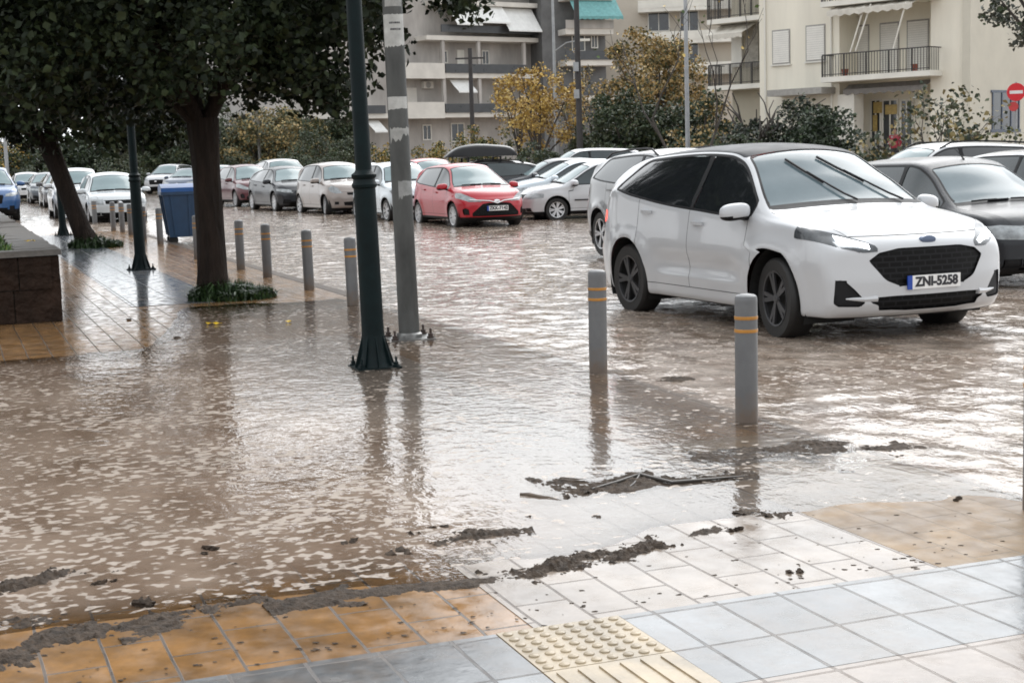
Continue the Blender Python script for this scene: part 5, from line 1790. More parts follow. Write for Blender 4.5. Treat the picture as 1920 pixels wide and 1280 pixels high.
# set-back wing with balconies on the left
wx0 = f3.px(1322, 140, 2.2)[0]
b = MB(); b.box(wx0 + 1.6, x0c - 0.003, 2.2, 10, -0.3, HT)
b.build('wing_wall', [mat('wing render', (0.50, 0.46, 0.37), 0.75, ns=0.7, na=0.1)], f3.root)
for i, (yt, yb) in enumerate(((24, 42), (154, 168))):
    z1 = f3.px(1375, yt, 0.9)[1]; z0 = f3.px(1375, yb, 0.9)[1]
    xa, xb = f3.px(1327, 160, 0.9)[0], x0c - 0.004
    b = MB(); b.box(xa, xb, 0.9, 2.197, z0, z0 + 0.22)
    b.build('balcony', [M_WHITEW], f3.root)
    railing(f3, xa + 0.03, xb - 0.03, 0.95, z0 + 0.22, 0.98, returns=1.2, n=46)
xa = f3.px(1330, 50, 0.9)[0]; xb = f3.px(1398, 50, 0.9)[0]
za = f3.px(1370, 40, 0.9)[1]
awning(f3, xa, xb, 1.9, za - 0.02, 1.3, 0.55, M_AWN)
b = MB(); r = f3.rect(1372, 70, 1392, 125, 2.1); b.box(r[0], r[1], 2.05, 2.19, r[2], r[3])
b.build('door', [M_WHITEW], f3.root)
b = MB(); r = f3.rect(1398, 40, 1423, 125, 1.8); b.box(r[0], r[1], 1.75, 1.8, r[2], r[3])
b.build('curtain', [mat('balcony curtain', (0.30, 0.28, 0.24), 0.8, ns=6, na=0.3)], f3.root)

# --- long grey block with white balconies, far behind
f1 = Facade('apartment_building', D(690, 299, 105), R(36), 'grey block of flats with white balcony fronts and white awnings behind the autumn trees')
L1 = f1.px(1042, 100)[0]
b = MB(); b.box(-9, L1, 1.6, 14, -0.3, 15)
b.build('wall', [M_CONC], f1.root)
zsl = [f1.px(800, 221)[1], f1.px(800, 146)[1], f1.px(930, 78)[1], f1.px(930, 12)[1]]
zsl.append(zsl[-1] + 3.0)
for i, z in enumerate(zsl):
    xa = [-7.5, f1.px(752, 146)[0], f1.px(800, 78)[0], f1.px(820, 12)[0], 2.0][i]
    b = MB(); b.box(xa, L1, 0, 1.597, z, z + 0.32)
    b.build('balcony', [M_CONCP], f1.root)
def panel(q, name, m_, depth=0.0, th=0.12):
    r = f1.rect(*q, depth)
    b = MB(); b.box(r[0], r[1], depth - th, depth - 0.003, r[2], r[3])
    return b.build(name, [m_], f1.root)
panel((757, 192, 833, 222), 'balcony_front', M_CONCP)
panel((757, 118, 833, 148), 'balcony_front', M_CONCP)
panel((834, 195, 985, 210), 'railing', M_SMOKE)
panel((686, 198, 722, 213), 'railing', M_SMOKE)
panel((834, 120, 985, 138), 'railing', M_SMOKE)
panel((826, 46, 1034, 66), 'railing', M_SMOKE)
panel((860, -30, 1034, -4), 'railing', M_SMOKE)
for q in ((825, 96, 838, 118), (903, 96, 916, 121), (870, 22, 890, 50), (930, 165, 950, 195), (792, 235, 808, 262), (845, 232, 870, 265)):
    r = f1.rect(*q, 1.6)
    glass_window(f1, r, 1.56)
r = f1.rect(856, 94, 870, 121, 1.6)
b = MB(); b.box(r[0], r[1], 1.52, 1.597, r[2], r[3]); b.build('door', [M_WHITEW], f1.root)
r = f1.rect(760, 165, 781, 192, 1.6)
b = MB(); b.box(r[0], r[1], 1.52, 1.597, r[2], r[3]); b.build('door', [M_CONCP], f1.root)
r = f1.rect(795, 153, 813, 166, 1.2)
b = MB(); b.box(r[0], r[1], 1.2, 1.597, r[2], r[3])
b.mi = 1
b.lathe([(0.22, 0), (0.22, 0.01), (0, 0.012)], 14, Matrix.Translation(((r[0] * 0.55 + r[1] * 0.45), 1.19, (r[2] + r[3]) / 2)) @ Matrix.Rotation(R(90), 4, 'X'))
b.build('air_conditioner', [M_CONCP, M_FRAME], f1.root)
for xa, xb, yt, yb in ((845, 893, 10, 45), (882, 946, 6, 40), (942, 1004, 14, 54)):
    z1 = f1.px(900, yt, 0.5)[1]; z0 = f1.px(900, yb, -1)[1]
    awning(f1, f1.px(xa, 30)[0], f1.px(xb, 30)[0], 0.5, z1, 1.3, z1 - z0, M_AWNW, False)
for xa, xb, yt, yb in ((850, 885, 150, 171), (690, 714, 226, 246)):
    z1 = f1.px((xa + xb) / 2, yt, 0.5)[1]; z0 = f1.px((xa + xb) / 2, yb, -1)[1]
    awning(f1, f1.px(xa, 160)[0], f1.px(xb, 160)[0], 0.5, z1, 1.2, z1 - z0, M_AWNW, False)
b = MB()
for px_ in (833, 900, 985, 1040):
    a = f1.px(px_, 100)[0]
    b.box(a - 0.12, a + 0.12, 0.1, 0.34, zsl[0] + 0.322, zsl[2] - 0.003)
b.build('column', [M_CONC], f1.root)
b = MB(); b.box(-9.4, L1 + 0.4, 0.8, 14.5, 15, 15.3); b.build('roof', [M_CONCP], f1.root)

# --- block with the teal awning
f2 = Facade('apartment_building', D(1048, 292, 112), R(20), 'narrow dark block of flats with a teal awning on its top balcony')
L2 = f2.px(1150, 60)[0]
b = MB(); b.box(-0.5, L2, 1.5, 12, -0.3, 14.5); b.build('wall', [mat('dark grey render', (0.13, 0.13, 0.13), 0.8, ns=1, na=0.25)], f2.root)
for yt, yb, m_ in ((38, 54, M_CONC), (96, 112, M_SMOKE), (-24, -10, M_CONC), (160, 178, M_SMOKE)):
    r = f2.rect(1060, yt, 1150, yb, 0)
    b = MB(); b.box(r[0], r[1], -0.1, -0.003, r[2], r[3]); b.build('balcony_front', [m_], f2.root)
    b = MB(); b.box(r[0], L2, 0, 1.497, r[2] - 0.42, r[2]); b.build('balcony', [M_CONCP], f2.root)
z1 = f2.px(1110, -2, 0.3)[1]; z0 = f2.px(1110, 31, -1)[1]
awning(f2, f2.px(1070, 20)[0], f2.px(1157, 20)[0], 0.3, z1, 1.4, z1 - z0, M_TEAL, True)
for q in ((1072, 66, 1096, 96), (1108, 64, 1120, 90), (1075, 126, 1095, 158)):
    glass_window(f2, f2.rect(*q, 1.5), 1.46)
# --- pale block behind
f4 = Facade('apartment_building', D(1112, 290, 125), R(-8), 'pale beige block of flats half hidden behind the tall bare-topped tree')
L4 = f4.px(1445, 60)[0]
xs4 = f4.px(1194, 60)[0]
b = MB(); b.box(0, L4, 0, 12, -0.3, 15.5); b.build('wall', [mat('pale beige render', (0.50, 0.45, 0.38), 0.75, ns=0.5, na=0.1)], f4.root)
for yt, yb in ((2, 14), (62, 76), (122, 136)):
    r = f4.rect(1196, yt, 1425, yb, -1.2)
    b = MB(); b.box(r[0], r[1], -1.3, -0.003, r[2], r[2] + 0.3); b.build('balcony', [M_WHITEW], f4.root)
    b = MB(); b.box(r[0], r[1], -1.32, -1.22, r[2] + 0.302, r[3]); b.build('balcony_front', [M_WHITEW], f4.root)
    rr = f4.rect(1215, yt - 42, 1255, yt - 4); glass_window(f4, rr, -0.03)
    rr = f4.rect(1275, yt - 42, 1310, yt - 4); glass_window(f4, rr, -0.03)
# --- low pale house far left behind the trees
f5 = Facade('house', D(545, 300, 135), R(10), 'low pale house showing between the trees behind the grey row of cars')
b = MB(); b.box(-2, 8, 0, 8, -0.3, 4.6); b.build('wall', [M_CONCP], f5.root)
b = MB(); b.box(-2.4, 8.4, -0.5, 8.4, 4.6, 4.9); b.build('roof', [M_WHITEW], f5.root)
for x in (0, 3, 6): glass_window(f5, (x, x + 1.1, 1.2, 2.6), -0.03)

# ------------------------------------------------------------------ poles, sign, person at the back
M_DPOLE = mat('dark wooden pole', (0.035, 0.032, 0.032), 0.7, ns=5, na=0.3)
M_PPOLE = mat('pale metal pole', (0.30, 0.31, 0.32), 0.45, 0.3, ns=4, na=0.15)
def pole(g, h, r0, r1, m_, label, name='utility_pole'):
    root = empty(name, g)
    tag(root, label, 'pole')
    b = MB(); b.lathe([(r0, -0.2), (r0, 0.3), (r1, h)], 14); b.build('pole', [m_], root, True)
    return root
def gp(px_, d):
    q = D(px_, 300, d); q.z = 0
    return q
pd = pole(gp(1088, 68), 10.5, 0.15, 0.11, M_DPOLE, 'dark utility pole rising from the dark shrubs beside the yellow tree')
for z, nm in ((4.3, 'junction_box'), (5.5, 'junction_box')):
    b = MB(); b.box(-0.22, 0.02, -0.26, -0.12, z - 0.2, z + 0.2)
    b.build(nm, [M_PPOLE], pd, bevel=0.02)
b = MB(); b.bar((-0.7, 0, 9.6), (0.7, 0, 9.6), 0.1); b.build('crossarm', [M_DPOLE], pd)
pole(gp(1290, 52), 9.0, 0.085, 0.06, M_PPOLE, 'pale slim metal pole left of the cream block of flats')
p3 = pole(gp(888, 92), 8.2, 0.16, 0.12, M_DPOLE, 'short dark pole in front of the grey block of flats')
b = MB(); b.bar((-0.9, 0, 7.6), (0.9, 0, 7.6), 0.1); b.build('crossarm', [M_DPOLE], p3)
sl = pole(gp(1044, 84), 10.4, 0.11, 0.07, M_PPOLE, 'pale street light with a long arm between the grey block and the yellow tree', 'street_light')
b = MB(); b.tube([(0, 0, 7.3), (0.7, -0.1, 7.75), (1.4, -0.2, 7.85)], 0.035, 6); b.build('arm', [M_PPOLE], sl, True)
b = MB(); b.box(1.35, 2.0, -0.32, -0.08, 7.80, 7.93); b.build('lamp_head', [M_WHITEW], sl, bevel=0.04)
pole(gp(487, 95), 8.0, 0.10, 0.08, mat('grey trunk like pole', (0.20, 0.20, 0.19), 0.6), 'thin grey pole in front of the pale brown tree behind the dark car')
pole(gp(12, 70), 6.5, 0.09, 0.07, M_PPOLE, 'thin pale pole above the blue car')
# no-entry sign
g = gp(1904, 48)
root = empty('road_sign', g, R(-14)); tag(root, 'round red no entry sign on a grey post by the side wall', 'road sign')
b = MB(); b.lathe([(0.035, -0.2), (0.035, 3.45)], 10, Matrix.Translation((0, 0.04, 0))); b.build('post', [M_PPOLE], root, True)
zc = D(1904, 173, 48).z
Mx = Matrix.Translation((0, 0, zc)) @ Matrix.Rotation(R(90), 4, 'X')
b = MB(); b.lathe([(0.285, -0.012), (0.285, 0.010), (0.28, 0.012), (0.0, 0.0125)], 32, Mx); b.build('disc', [mat('sign red', (0.62, 0.02, 0.03), 0.4, na=0.05)], root, angle=0.3)
b = MB(); b.box(-0.20, 0.20, -0.016, -0.0128, zc - 0.05, zc + 0.05); b.build('bar', [M_PLATE], root)
b = MB(); b.lathe([(0.15, -0.008), (0.15, 0.008)], 20, Matrix.Translation((-0.08, -0.02, zc - 0.45)) @ Matrix.Rotation(R(90), 4, 'X')); b.build('plate', [mat('small red plate', (0.5, 0.05, 0.05), 0.5)], root)

# person in a red jacket by the shop door
def person():
    a = f3.px(1679, 240, 0.6)[0]
    g = f3.o + f3.X * a + f3.Y * 0.55
    root = empty('person', (g.x, g.y, 0.55), R(-20))
    tag(root, 'person in a dark red jacket standing at the shop door of the cream block', 'person')
    me = bpy.data.meshes.new('body')
    v = [(0, 0, 0.92), (0, 0, 1.12), (0, 0, 1.38), (0, 0, 1.50), (0, -0.01, 1.60), (0, -0.01, 1.72), (-0.19, 0, 1.40), (-0.24, 0.02, 1.14), (-0.2, -0.12, 0.95), (0.19, 0, 1.40), (0.24, 0.02, 1.14), (0.2, -0.12, 0.95),
         (-0.1, 0, 0.88), (-0.11, -0.01, 0.48), (-0.11, 0.02, 0.07), (-0.12, -0.14, 0.03), (0.1, 0, 0.88), (0.11, 0.0, 0.48), (0.12, 0.02, 0.07), (0.13, -0.14, 0.03)]
    e = [(0, 1), (1, 2), (2, 3), (3, 4), (4, 5), (2, 6), (6, 7), (7, 8), (2, 9), (9, 10), (10, 11), (0, 12), (12, 13), (13, 14), (14, 15), (0, 16), (16, 17), (17, 18), (18, 19)]
    rad = [0.16, 0.16, 0.17, 0.06, 0.095, 0.08, 0.075, 0.055, 0.035, 0.075, 0.055, 0.035, 0.09, 0.065, 0.045, 0.035, 0.09, 0.065, 0.045, 0.035]
    me.from_pydata(v, e, [])
    o = bpy.data.objects.new('body', me)
    link(o, root)
    sk = o.modifiers.new('skin', 'SKIN')
    for i, r in enumerate(rad):
        me.skin_vertices[0].data[i].radius = (r, r * (0.75 if i < 3 else 1))
    me.skin_vertices[0].data[0].use_root = True
    ss_ = o.modifiers.new('s', 'SUBSURF'); ss_.levels = ss_.render_levels = 2
    m_ = bpy.data.materials.new('clothed body'); m_.use_nodes = True
    t = m_.node_tree; tc = nd(t, 'ShaderNodeTexCoord'); sx_ = nd(t, 'ShaderNodeSeparateXYZ'); t.links.new(tc.outputs['Object'], sx_.inputs[0])
    cr = nd(t, 'ShaderNodeValToRGB'); cr.color_ramp.interpolation = 'CONSTANT'
    mr = nd(t, 'ShaderNodeMath', operation='DIVIDE'); mr.inputs[1].default_value = 2.0
    t.links.new(sx_.outputs[2], mr.inputs[0]); t.links.new(mr.outputs[0], cr.inputs[0])
    el = cr.color_ramp.elements
    el[0].position = 0; el[0].color = (0.02, 0.02, 0.03, 1); el[1].position = 0.45; el[1].color = (0.30, 0.02, 0.04, 1)
    q = el.new(0.755); q.color = (0.35, 0.2, 0.14, 1)
    t.links.new(cr.outputs[0], t.nodes['Principled BSDF'].inputs['Base Color'])
    me.materials.append(m_)
    b = MB(); b.ico((0, 0.015, 1.70), 0.115, 2, (0.95, 1.05, 1.0), 0.1)
    for v_ in list(b.bm.verts):
        if v_.co.y < -0.045 and v_.co.z < 1.72: v_.co.y = -0.045
    b.build('hair', [mat('dark hair', (0.02, 0.015, 0.012), 0.6)], root, True)
    b = MB(); b.box(-1.2, 1.2, -0.6, 0.6, -0.9, 0.0); return root
pr = person()
b = MB(); b.box(rx0 + 0.004, rx1 - 0.004, 0.15, REC - 0.034, -0.3, 0.55)
b.build('step', [M_WHITEW], f3.root)
# ------------------------------------------------------------------ trees and shrubs at the back
def lm(n, c): return mat('leaf ' + n, c, 0.55, na=0.35, ns=1.5)
LG = [lm('deep', (0.018, 0.032, 0.014)), lm('mid', (0.032, 0.052, 0.020)), lm('olive', (0.055, 0.066, 0.028))]
LY = [lm('yellow', (0.50, 0.34, 0.09)), lm('gold', (0.38, 0.25, 0.065)), lm('bright yellow', (0.60, 0.44, 0.14)), lm('brown', (0.20, 0.12, 0.035))]
LO = [lm('tan', (0.36, 0.26, 0.11)), lm('tan olive', (0.24, 0.19, 0.075)), lm('russet', (0.38, 0.25, 0.09)), lm('olive', (0.08, 0.09, 0.04))]
LP = [lm('sage', (0.14, 0.155, 0.095)), lm('sage deep', (0.085, 0.10, 0.06))]
LYG = [lm('yellow green', (0.16, 0.15, 0.03)), lm('mid', (0.032, 0.052, 0.020)), lm('gold', (0.24, 0.135, 0.022))]
M_BARKF = mat('far bark', (0.05, 0.042, 0.036), 0.8, ns=5, na=0.3)
def bg_tree(g, h, wdt, mats, label, seed, leaf=0.17, ncl=70, per=100, trunk=0.25, bare=0.35, group='trees and shrubs behind the parked cars', name='tree', cr=0.6, power=0.42, limbs=8, cat='tree'):
    root = empty(name, (g.x, g.y, -0.1))
    tag(root, label, cat, group)
    zc = h * (bare + (1 - bare) / 2); rz = h * (1 - bare) / 2
    rg = random.Random(seed)
    b = MB()
    b.tube([(0, 0, -0.2), (0.05, 0, h * bare * 0.6), (0.0, 0.05, h * bare + 0.3), (0.1, 0, zc + rz * 0.5)], [trunk, trunk * 0.8, trunk * 0.6, trunk * 0.15], 9)
    for k in range(limbs):
        a = k * 2.4 + rg.random(); q = rg.uniform(0.4, 0.85)
        e = Vector((math.cos(a) * wdt / 2 * q, math.sin(a) * wdt / 2 * q, zc + rz * rg.uniform(-0.6, 0.75)))
        s_ = Vector((0, 0, h * bare * rg.uniform(0.6, 1.1)))
        b.tube([s_, s_.lerp(e, 0.5) + Vector((0, 0, 0.2)), e], [trunk * 0.4, trunk * 0.24, trunk * 0.06], 6)
    b.build('trunk', [M_BARKF], root, True)
    leaf_cloud('crown', clumps((0, 0, zc), (wdt / 2, wdt / 2, rz), ncl, per, cr, seed, power=power), leaf, mats, root, droop=0.2, seed=seed)
    return root
def shrub(g, h, wdt, mats, label, seed, **k):
    kw = dict(leaf=0.13, ncl=30, per=85, trunk=0.07, bare=0.0, name='shrub', cr=0.4, limbs=6, cat='shrub')
    kw.update(k)
    return bg_tree(g, h, wdt, mats, label, seed, **kw)
# right of centre
bg_tree(gp(1012, 74), 6.5, 4.3, LY, 'golden yellow autumn tree in front of the grey block of flats', 21, leaf=0.15, ncl=66, per=85, bare=0.24, cr=0.45, power=0.5, trunk=0.17)
bg_tree(gp(975, 80), 6.4, 3.0, LO, 'thin brown twiggy tree left of the golden yellow tree', 22, leaf=0.15, ncl=30, per=30, bare=0.3, cr=0.6, trunk=0.14)
bg_tree(gp(1080, 86), 7.6, 3.2, LO, 'thin brownish tree behind the dark utility pole', 23, leaf=0.15, ncl=34, per=30, bare=0.3, cr=0.6, trunk=0.14)
bg_tree(gp(1232, 84), 8.6, 6.6, LO, 'tall tan and olive tree left of the cream block of flats', 24, leaf=0.18, ncl=150, per=110, bare=0.18, cr=0.7, power=0.5)
bg_tree(gp(1180, 72), 4.6, 4.2, LG, 'dark green bushy tree right of the dark utility pole', 25, ncl=75, per=110, bare=0.05)
bg_tree(gp(1262, 72), 4.4, 4.4, LG, 'dark green bushy tree below the tall tan tree', 26, ncl=75, per=110, bare=0.05)
bg_tree(gp(1125, 78), 4.9, 3.2, [LG[1], LG[2]], 'olive green bushy tree just right of the golden yellow tree', 27, ncl=40, per=70, bare=0.1)
bg_tree(gp(1320, 66), 4.2, 3.2, [LO[0], LG[1], LG[0]], 'brown and green bushy tree right of the pale slim pole', 28, ncl=40, per=70, bare=0.05)
shrub(gp(1135, 60), 1.9, 3.0, [LG[1], LYG[1], lm('fresh', (0.06, 0.10, 0.02))], 'low fresh green shrub in front of the dark bushy trees', 29)
shrub(gp(1225, 58), 2.0, 3.2, LG, 'low dark green shrub below the tall tan tree', 30)
shrub(gp(1325, 55), 1.9, 2.0, [LO[2], LO[1]], 'low rusty brown shrub right of the pale slim pole', 301)
shrub(gp(1290, 58), 1.8, 2.4, LG, 'low dark shrub at the foot of the pale slim pole', 302)
# hedge between the grey block and the cars
for i, (x, d, h, w_, mt, lab) in enumerate(((718, 84, 2.7, 3.4, LYG, 'yellow green shrub behind the grey pole and near lamp post'), (660, 84, 2.7, 3.2, [LG[1], LG[2]], 'green shrub just left of the near lamp post'), (845, 82, 2.7, 3.2, LYG, 'yellowish shrub behind the black roof box'),
        (890, 80, 3.3, 3.6, LYG, 'tall yellow green shrub above the black roof box'), (800, 84, 2.4, 2.4, LYG, 'small yellow green shrub between the grey pole and the roof box'), (930, 78, 3.0, 3.2, [LG[1], LYG[0], LG[0]], 'green shrub below the thin brown tree'), (990, 70, 2.2, 3.2, LG, 'dark green shrub at the foot of the golden yellow tree'), (1050, 66, 2.1, 3.0, LG, 'dark green shrub left of the dark utility pole'), (590, 88, 3.6, 3.6, LG, 'dark green shrub below the low pale house'), (610, 92, 4.4, 3.4, LG, 'dark green small tree beside the low pale house'))):
    shrub(gp(x, d), h, w_, mt, lab, 310 + i)
# left of centre, a belt of trees
for i, (x, d, h, w_, mt, lab) in enumerate((( -60, 95, 4.8, 7, LYG, 'yellow green tree at the left edge of the photo behind the blue car'), (40, 100, 4.3, 6.5, LG, 'dark tree behind the blue car'), (100, 104, 4.5, 7, LG, 'dark tree behind the small dark cars at left'), (165, 102, 4.2, 6, [LG[0], LG[1]], 'dark green tree seen left of the far lamp post'), (225, 106, 4.5, 6, LG, 'dark tree behind the white hatchback'), (285, 98, 4.6, 5, LP, 'pale sage green tree right of the far lamp post'), (335, 96, 4.9, 6, LG, 'tall dark green tree above the blue waste container'), (395, 100, 4.7, 6, [LG[0], LG[1]], 'dark green tree directly behind the thick trunk'),
        (440, 98, 5.0, 5, [LP[1], LG[2]], 'olive tree right of the thick trunk'), (500, 96, 5.6, 6.0, [LO[0], LO[1], LP[0], LG[2]], 'pale brown autumn tree above the dark car'), (560, 100, 5.4, 4.5, [LO[1], LG[2], LG[1]], 'olive brown tree above the warm grey hatchback'), (640, 104, 4.6, 4.0, LG, 'dark green tree behind the silver car'))):
    bg_tree(gp(x, d), h, w_, mt, lab, 400 + i, ncl=80, per=110, bare=0.06, cr=0.8, leaf=0.19)
for i, (x, d, lab) in enumerate(((70, 84, 'dark low shrub behind the small dark cars'), (200, 86, 'dark low shrub behind the roof of the white hatchback'), (300, 100, 'dark low shrub behind the white car at the bin'), (450, 84, 'dark low shrub behind the maroon car'), (540, 82, 'dark low shrub behind the white roofed car'))):
    shrub(gp(x, d), 2.3, 5.5, LG, lab, 500 + i, ncl=40)
# bare, pruned and young plants by the cream block
def bare_tree(g, h, spread, label, seed, r0=0.14, n=7, leafm=None, nleaf=0, lean=0.0, group=None, depth=2):
    rg = random.Random(seed)
    root = empty('tree', (g.x, g.y, -0.1)); tag(root, label, 'tree', group)
    b = MB(); tips = []
    def grow(p, d, L, r, lv):
        mid = p + d * L * 0.5 + Vector((rg.gauss(0, 0.06), rg.gauss(0, 0.06), 0)) * L
        e = p + d * L + Vector((rg.gauss(0, 0.1), rg.gauss(0, 0.1), 0.05)) * L
        b.tube([p, mid, e], [r, r * 0.8, r * 0.55], 7 if r > 0.03 else 5)
        tips.append(e)
        if lv > 0:
            for k in range(rg.randint(2, 3)):
                nd_ = (d + Vector((rg.gauss(0, spread), rg.gauss(0, spread), rg.uniform(-0.1, 0.5)))).normalized()
                grow(e if k else mid.lerp(e, 0.6), nd_, L * rg.uniform(0.55, 0.8), r * 0.55, lv - 1)
    for k in range(n):
        a = k * 2.4
        grow(Vector((math.cos(a) * r0, math.sin(a) * r0, 0)), Vector((math.cos(a) * spread * 0.6 + lean, math.sin(a) * spread * 0.6, 1)).normalized(), h * rg.uniform(0.3, 0.5), r0 * rg.uniform(0.5, 0.9), depth)
    b.build('trunk', [M_BARKF], root, True)
    if leafm:
        pts = np.concatenate([np.array(t)[None, :] + np.random.default_rng(seed + i).normal(size=(nleaf, 3)) * 0.16 for i, t in enumerate(tips)])
        leaf_cloud('leaves', pts, 0.13, leafm, root, seed=seed)
    return root
bare_tree(gp(1400, 50), 3.6, 0.55, 'gnarled pruned dark tree in front of the left balconies of the cream block', 61, 0.17, 3, depth=2)
bare_tree(gp(1448, 52), 3.9, 0.5, 'gnarled dark tree trunk reaching to the flat canopy of the cream block', 62, 0.16, 2, depth=2)
bare_tree(gp(1283, 46), 7.2, 0.45, 'tall bare tree with a few yellow leaves crossing the pale slim pole', 63, 0.09, 2, [LY[2], lm('fresh', (0.06, 0.10, 0.02))], 1, depth=3)
bare_tree(gp(1728, 36), 2.9, 0.75, 'sparse young tree with dark leaves in front of the shop entrance', 64, 0.05, 4, [LG[0], LO[3], LO[1]], 9, depth=3)
for i, (x, d, h, w_, mt, lab) in enumerate(((1420, 51, 2.9, 3.0, [LG[0], lm('very dark', (0.012, 0.018, 0.010))], 'tall dark thicket behind the gnarled pruned trees'), (1500, 50, 3.3, 3.8, [LG[0], lm('very dark', (0.012, 0.018, 0.010)), LO[3]], 'tall dark thicket below the flat canopy of the cream block'), (1545, 48, 2.8, 2.6, LG[:2], 'dark thicket left of the white pier'), (1470, 46, 1.9, 3.0, LG, 'dark low hedge right of the gnarled trees'), (1600, 44, 1.5, 2.4, [LG[1], LG[2]], 'low green hedge in front of the white pier'), (1380, 48, 2.2, 2.6, LG, 'dark bush at the foot of the gnarled pruned tree'), (1690, 42, 1.3, 2.6, [LG[1], LG[2]], 'low green hedge in front of the shop door'), (1845, 46, 2.0, 3.0, [LG[2], LYG[0], LG[1]], 'olive hedge below the dark side window'), (1780, 44, 1.6, 2.0, [LG[2], LG[1]], 'low olive hedge at the corner of the cream block'))):
    shrub(gp(x, d), h, w_, mt, lab, 600 + i, ncl=60 if h > 2.5 else 34)
bg_tree(gp(2010, 40), 8.2, 5.0, [lm('grey green', (0.055, 0.062, 0.048)), LG[1], lm('grey olive', (0.085, 0.09, 0.07))], 'grey green tree hanging into the top right corner of the photo', 71, leaf=0.15, ncl=110, per=75, bare=0.47, cr=0.45, group=None)
# low wall and fence along the back of the car park
b = MB()
for k in range(40):
    p = D(420 + k * 26, 300, 90 - k * 0.9); p.z = 0
    b.box(p.x, p.x + 0.86, p.y, p.y + 0.2, -0.25, 0.55)
tag(b.build('boundary_wall', [M_CONC]), 'low grey boundary wall behind the parked cars', 'wall')
# ------------------------------------------------------------------ the cars in their places
WZ, WF = -0.025, -0.075
def lit_lamps(s, root):
    for sg in (1, -1):
        b = MB()
        n = 10
        rows = []
        for i in range(n + 1):
            q = i / n
            y = 0.55 + 0.22 * q
            lo, hi = 0.785 + 0.040 * q + 0.012 * math.sin(q * 3), 0.825 + 0.075 * q
            rows.append([b.bm.verts.new((s.F(y, z) + 0.012, sg * y, z)) for z in (lo, lo * 0.67 + hi * 0.33, lo * 0.33 + hi * 0.67, hi)])
        for A, B_ in zip(rows[:-1], rows[1:]):
            for j in range(3): b._f([A[j], B_[j], B_[j + 1], A[j + 1]])
        b.build('lamp_bulb', [M_LIT], root)
def chrome_wing(s, root):
    b = MB()
    n = 14
    def strip(z0, y0, th):
        pts = []
        for k in range(-n, n + 1):
            y = 0.60 * k / n
            z = 0.615 + 0.05 * (abs(k) / n) ** 0.8
            if abs(k) < 4: z -= 0.035 * (1 - abs(k) / 4)
            pts.append(Vector((s.F(y, z) + 0.012, y, z)))
        b.tube(pts, 0.014, 6)
    strip(0, 0, 0)
    b.build('chrome_strip', [M_CHROME], root, True)
def side_strip(s, root):
    for sg in (1, -1):
        b = MB()
        z = 0.52
        xs = [s.xar + 0.45 + (s.wb - 0.9) * k / 8 for k in range(9)]
        b.tube([(x, sg * (s.side_y(x, z) + 0.006), z) for x in xs], 0.018, 6)
        b.build('side_moulding', [M_BLACK], root)
def aerial(s, root):
    b = MB()
    x = s.xt - 0.1
    p = s.top_pt(x, 0, 0.0)
    b.tube([p, p + Vector((-0.06, 0, 0.05)), p + Vector((-0.2, 0, 0.14))], [0.012, 0.005, 0.003], 5)
    b.build('aerial', [M_BLACK], root)
def roof_spoiler_lip(s, root):
    pass
def intake_blade(s, root):
    """white blade across the lower corner intakes"""
    for sg in (1, -1):
        b = MB()
        pts = [(0.74, 0.392), (0.68, 0.39), (0.60, 0.385), (0.50, 0.39)]
        b.tube([Vector((s.F(y, z) - 0.012, sg * y, z)) for y, z in pts], [0.006, 0.014, 0.022, 0.028], 6)
        b.build('intake_blade', [WHITE], root, True)
PK = 'cars parked along the street'
make_car(CROSS, WHITE, 'white crossover with dark roof and lit headlights driving through the flood water', None, car_at(CROSS, 1455, 637, 'fr', -67.5, WZ), -67.5, steer=-8, dark_rim=True, lit=True, screen=M_SCREEN, plate='ZNI-5258', dark_glass=True, name='moving_car', extras=(lit_lamps, intake_blade))
SILV = paint('silver', (0.46, 0.47, 0.48), 0.35)
make_car(SUV, paint('pale silver', (0.25, 0.255, 0.26), 0.25), 'silver estate crossover with roof rails just behind the white moving crossover', PK, car_at(SUV, 1127, 480, 'rr', -72, WZ), -72, dark_rim=False, rails='b', dark_glass=False)
make_car(CITY, RED, 'bright red small hatchback with black grille parked in front of the white car', PK, car_at(CITY, 850, 429, 'fr', -68, -0.03), -68, plate='ZKK-7142', extras=(chrome_wing,))
make_car(ROUND, paint('ice silver', (0.55, 0.60, 0.63), 0.2), 'pale silver car seen between the near lamp post and the grey pole', PK, car_at(ROUND, 725, 417, 'fr', -66, 0.02), -66)
make_car(ROUND, BEIGE, 'warm grey rounded hatchback left of the near lamp post', PK, car_at(ROUND, 610, 406, 'fr', -65, 0.07), -65, steer=-10)
make_car(SEDAN, DARKBLUE, 'blue black car parked behind the warm grey hatchback', PK, car_at(SEDAN, 515, 398, 'fr', -65, 0.11), -65)
make_car(CITY, MAROON, 'maroon small car just right of the thick tree trunk', PK, car_at(CITY, 442, 389, 'fr', -65, 0.12), -65)
def behind(px_, d): 
    q = D(px_, 300, d)
    q.z = -0.06 + rise(q.x * SU.x + q.y * SU.y, q.x * SN_.x + q.y * SN_.y)
    return q
make_car(CITY, PALEBLUE, 'pale blue car behind the maroon car, half hidden by the trunk', PK, behind(415, 66), -69.5)
make_car(SUV, paint('pearl white', (0.50, 0.51, 0.52)), 'white tall car behind the blue black car', PK, behind(528, 58), -69.5)
make_car(SEDAN, SILV, 'silver car whose roof shows between the warm grey hatchback and the near lamp post', PK, behind(690, 52), -69.5)
make_car(CITY, paint('cherry', (0.40, 0.02, 0.03)), 'dark red car whose roof shows left of the bright red hatchback', PK, behind(805, 46), -69.5)
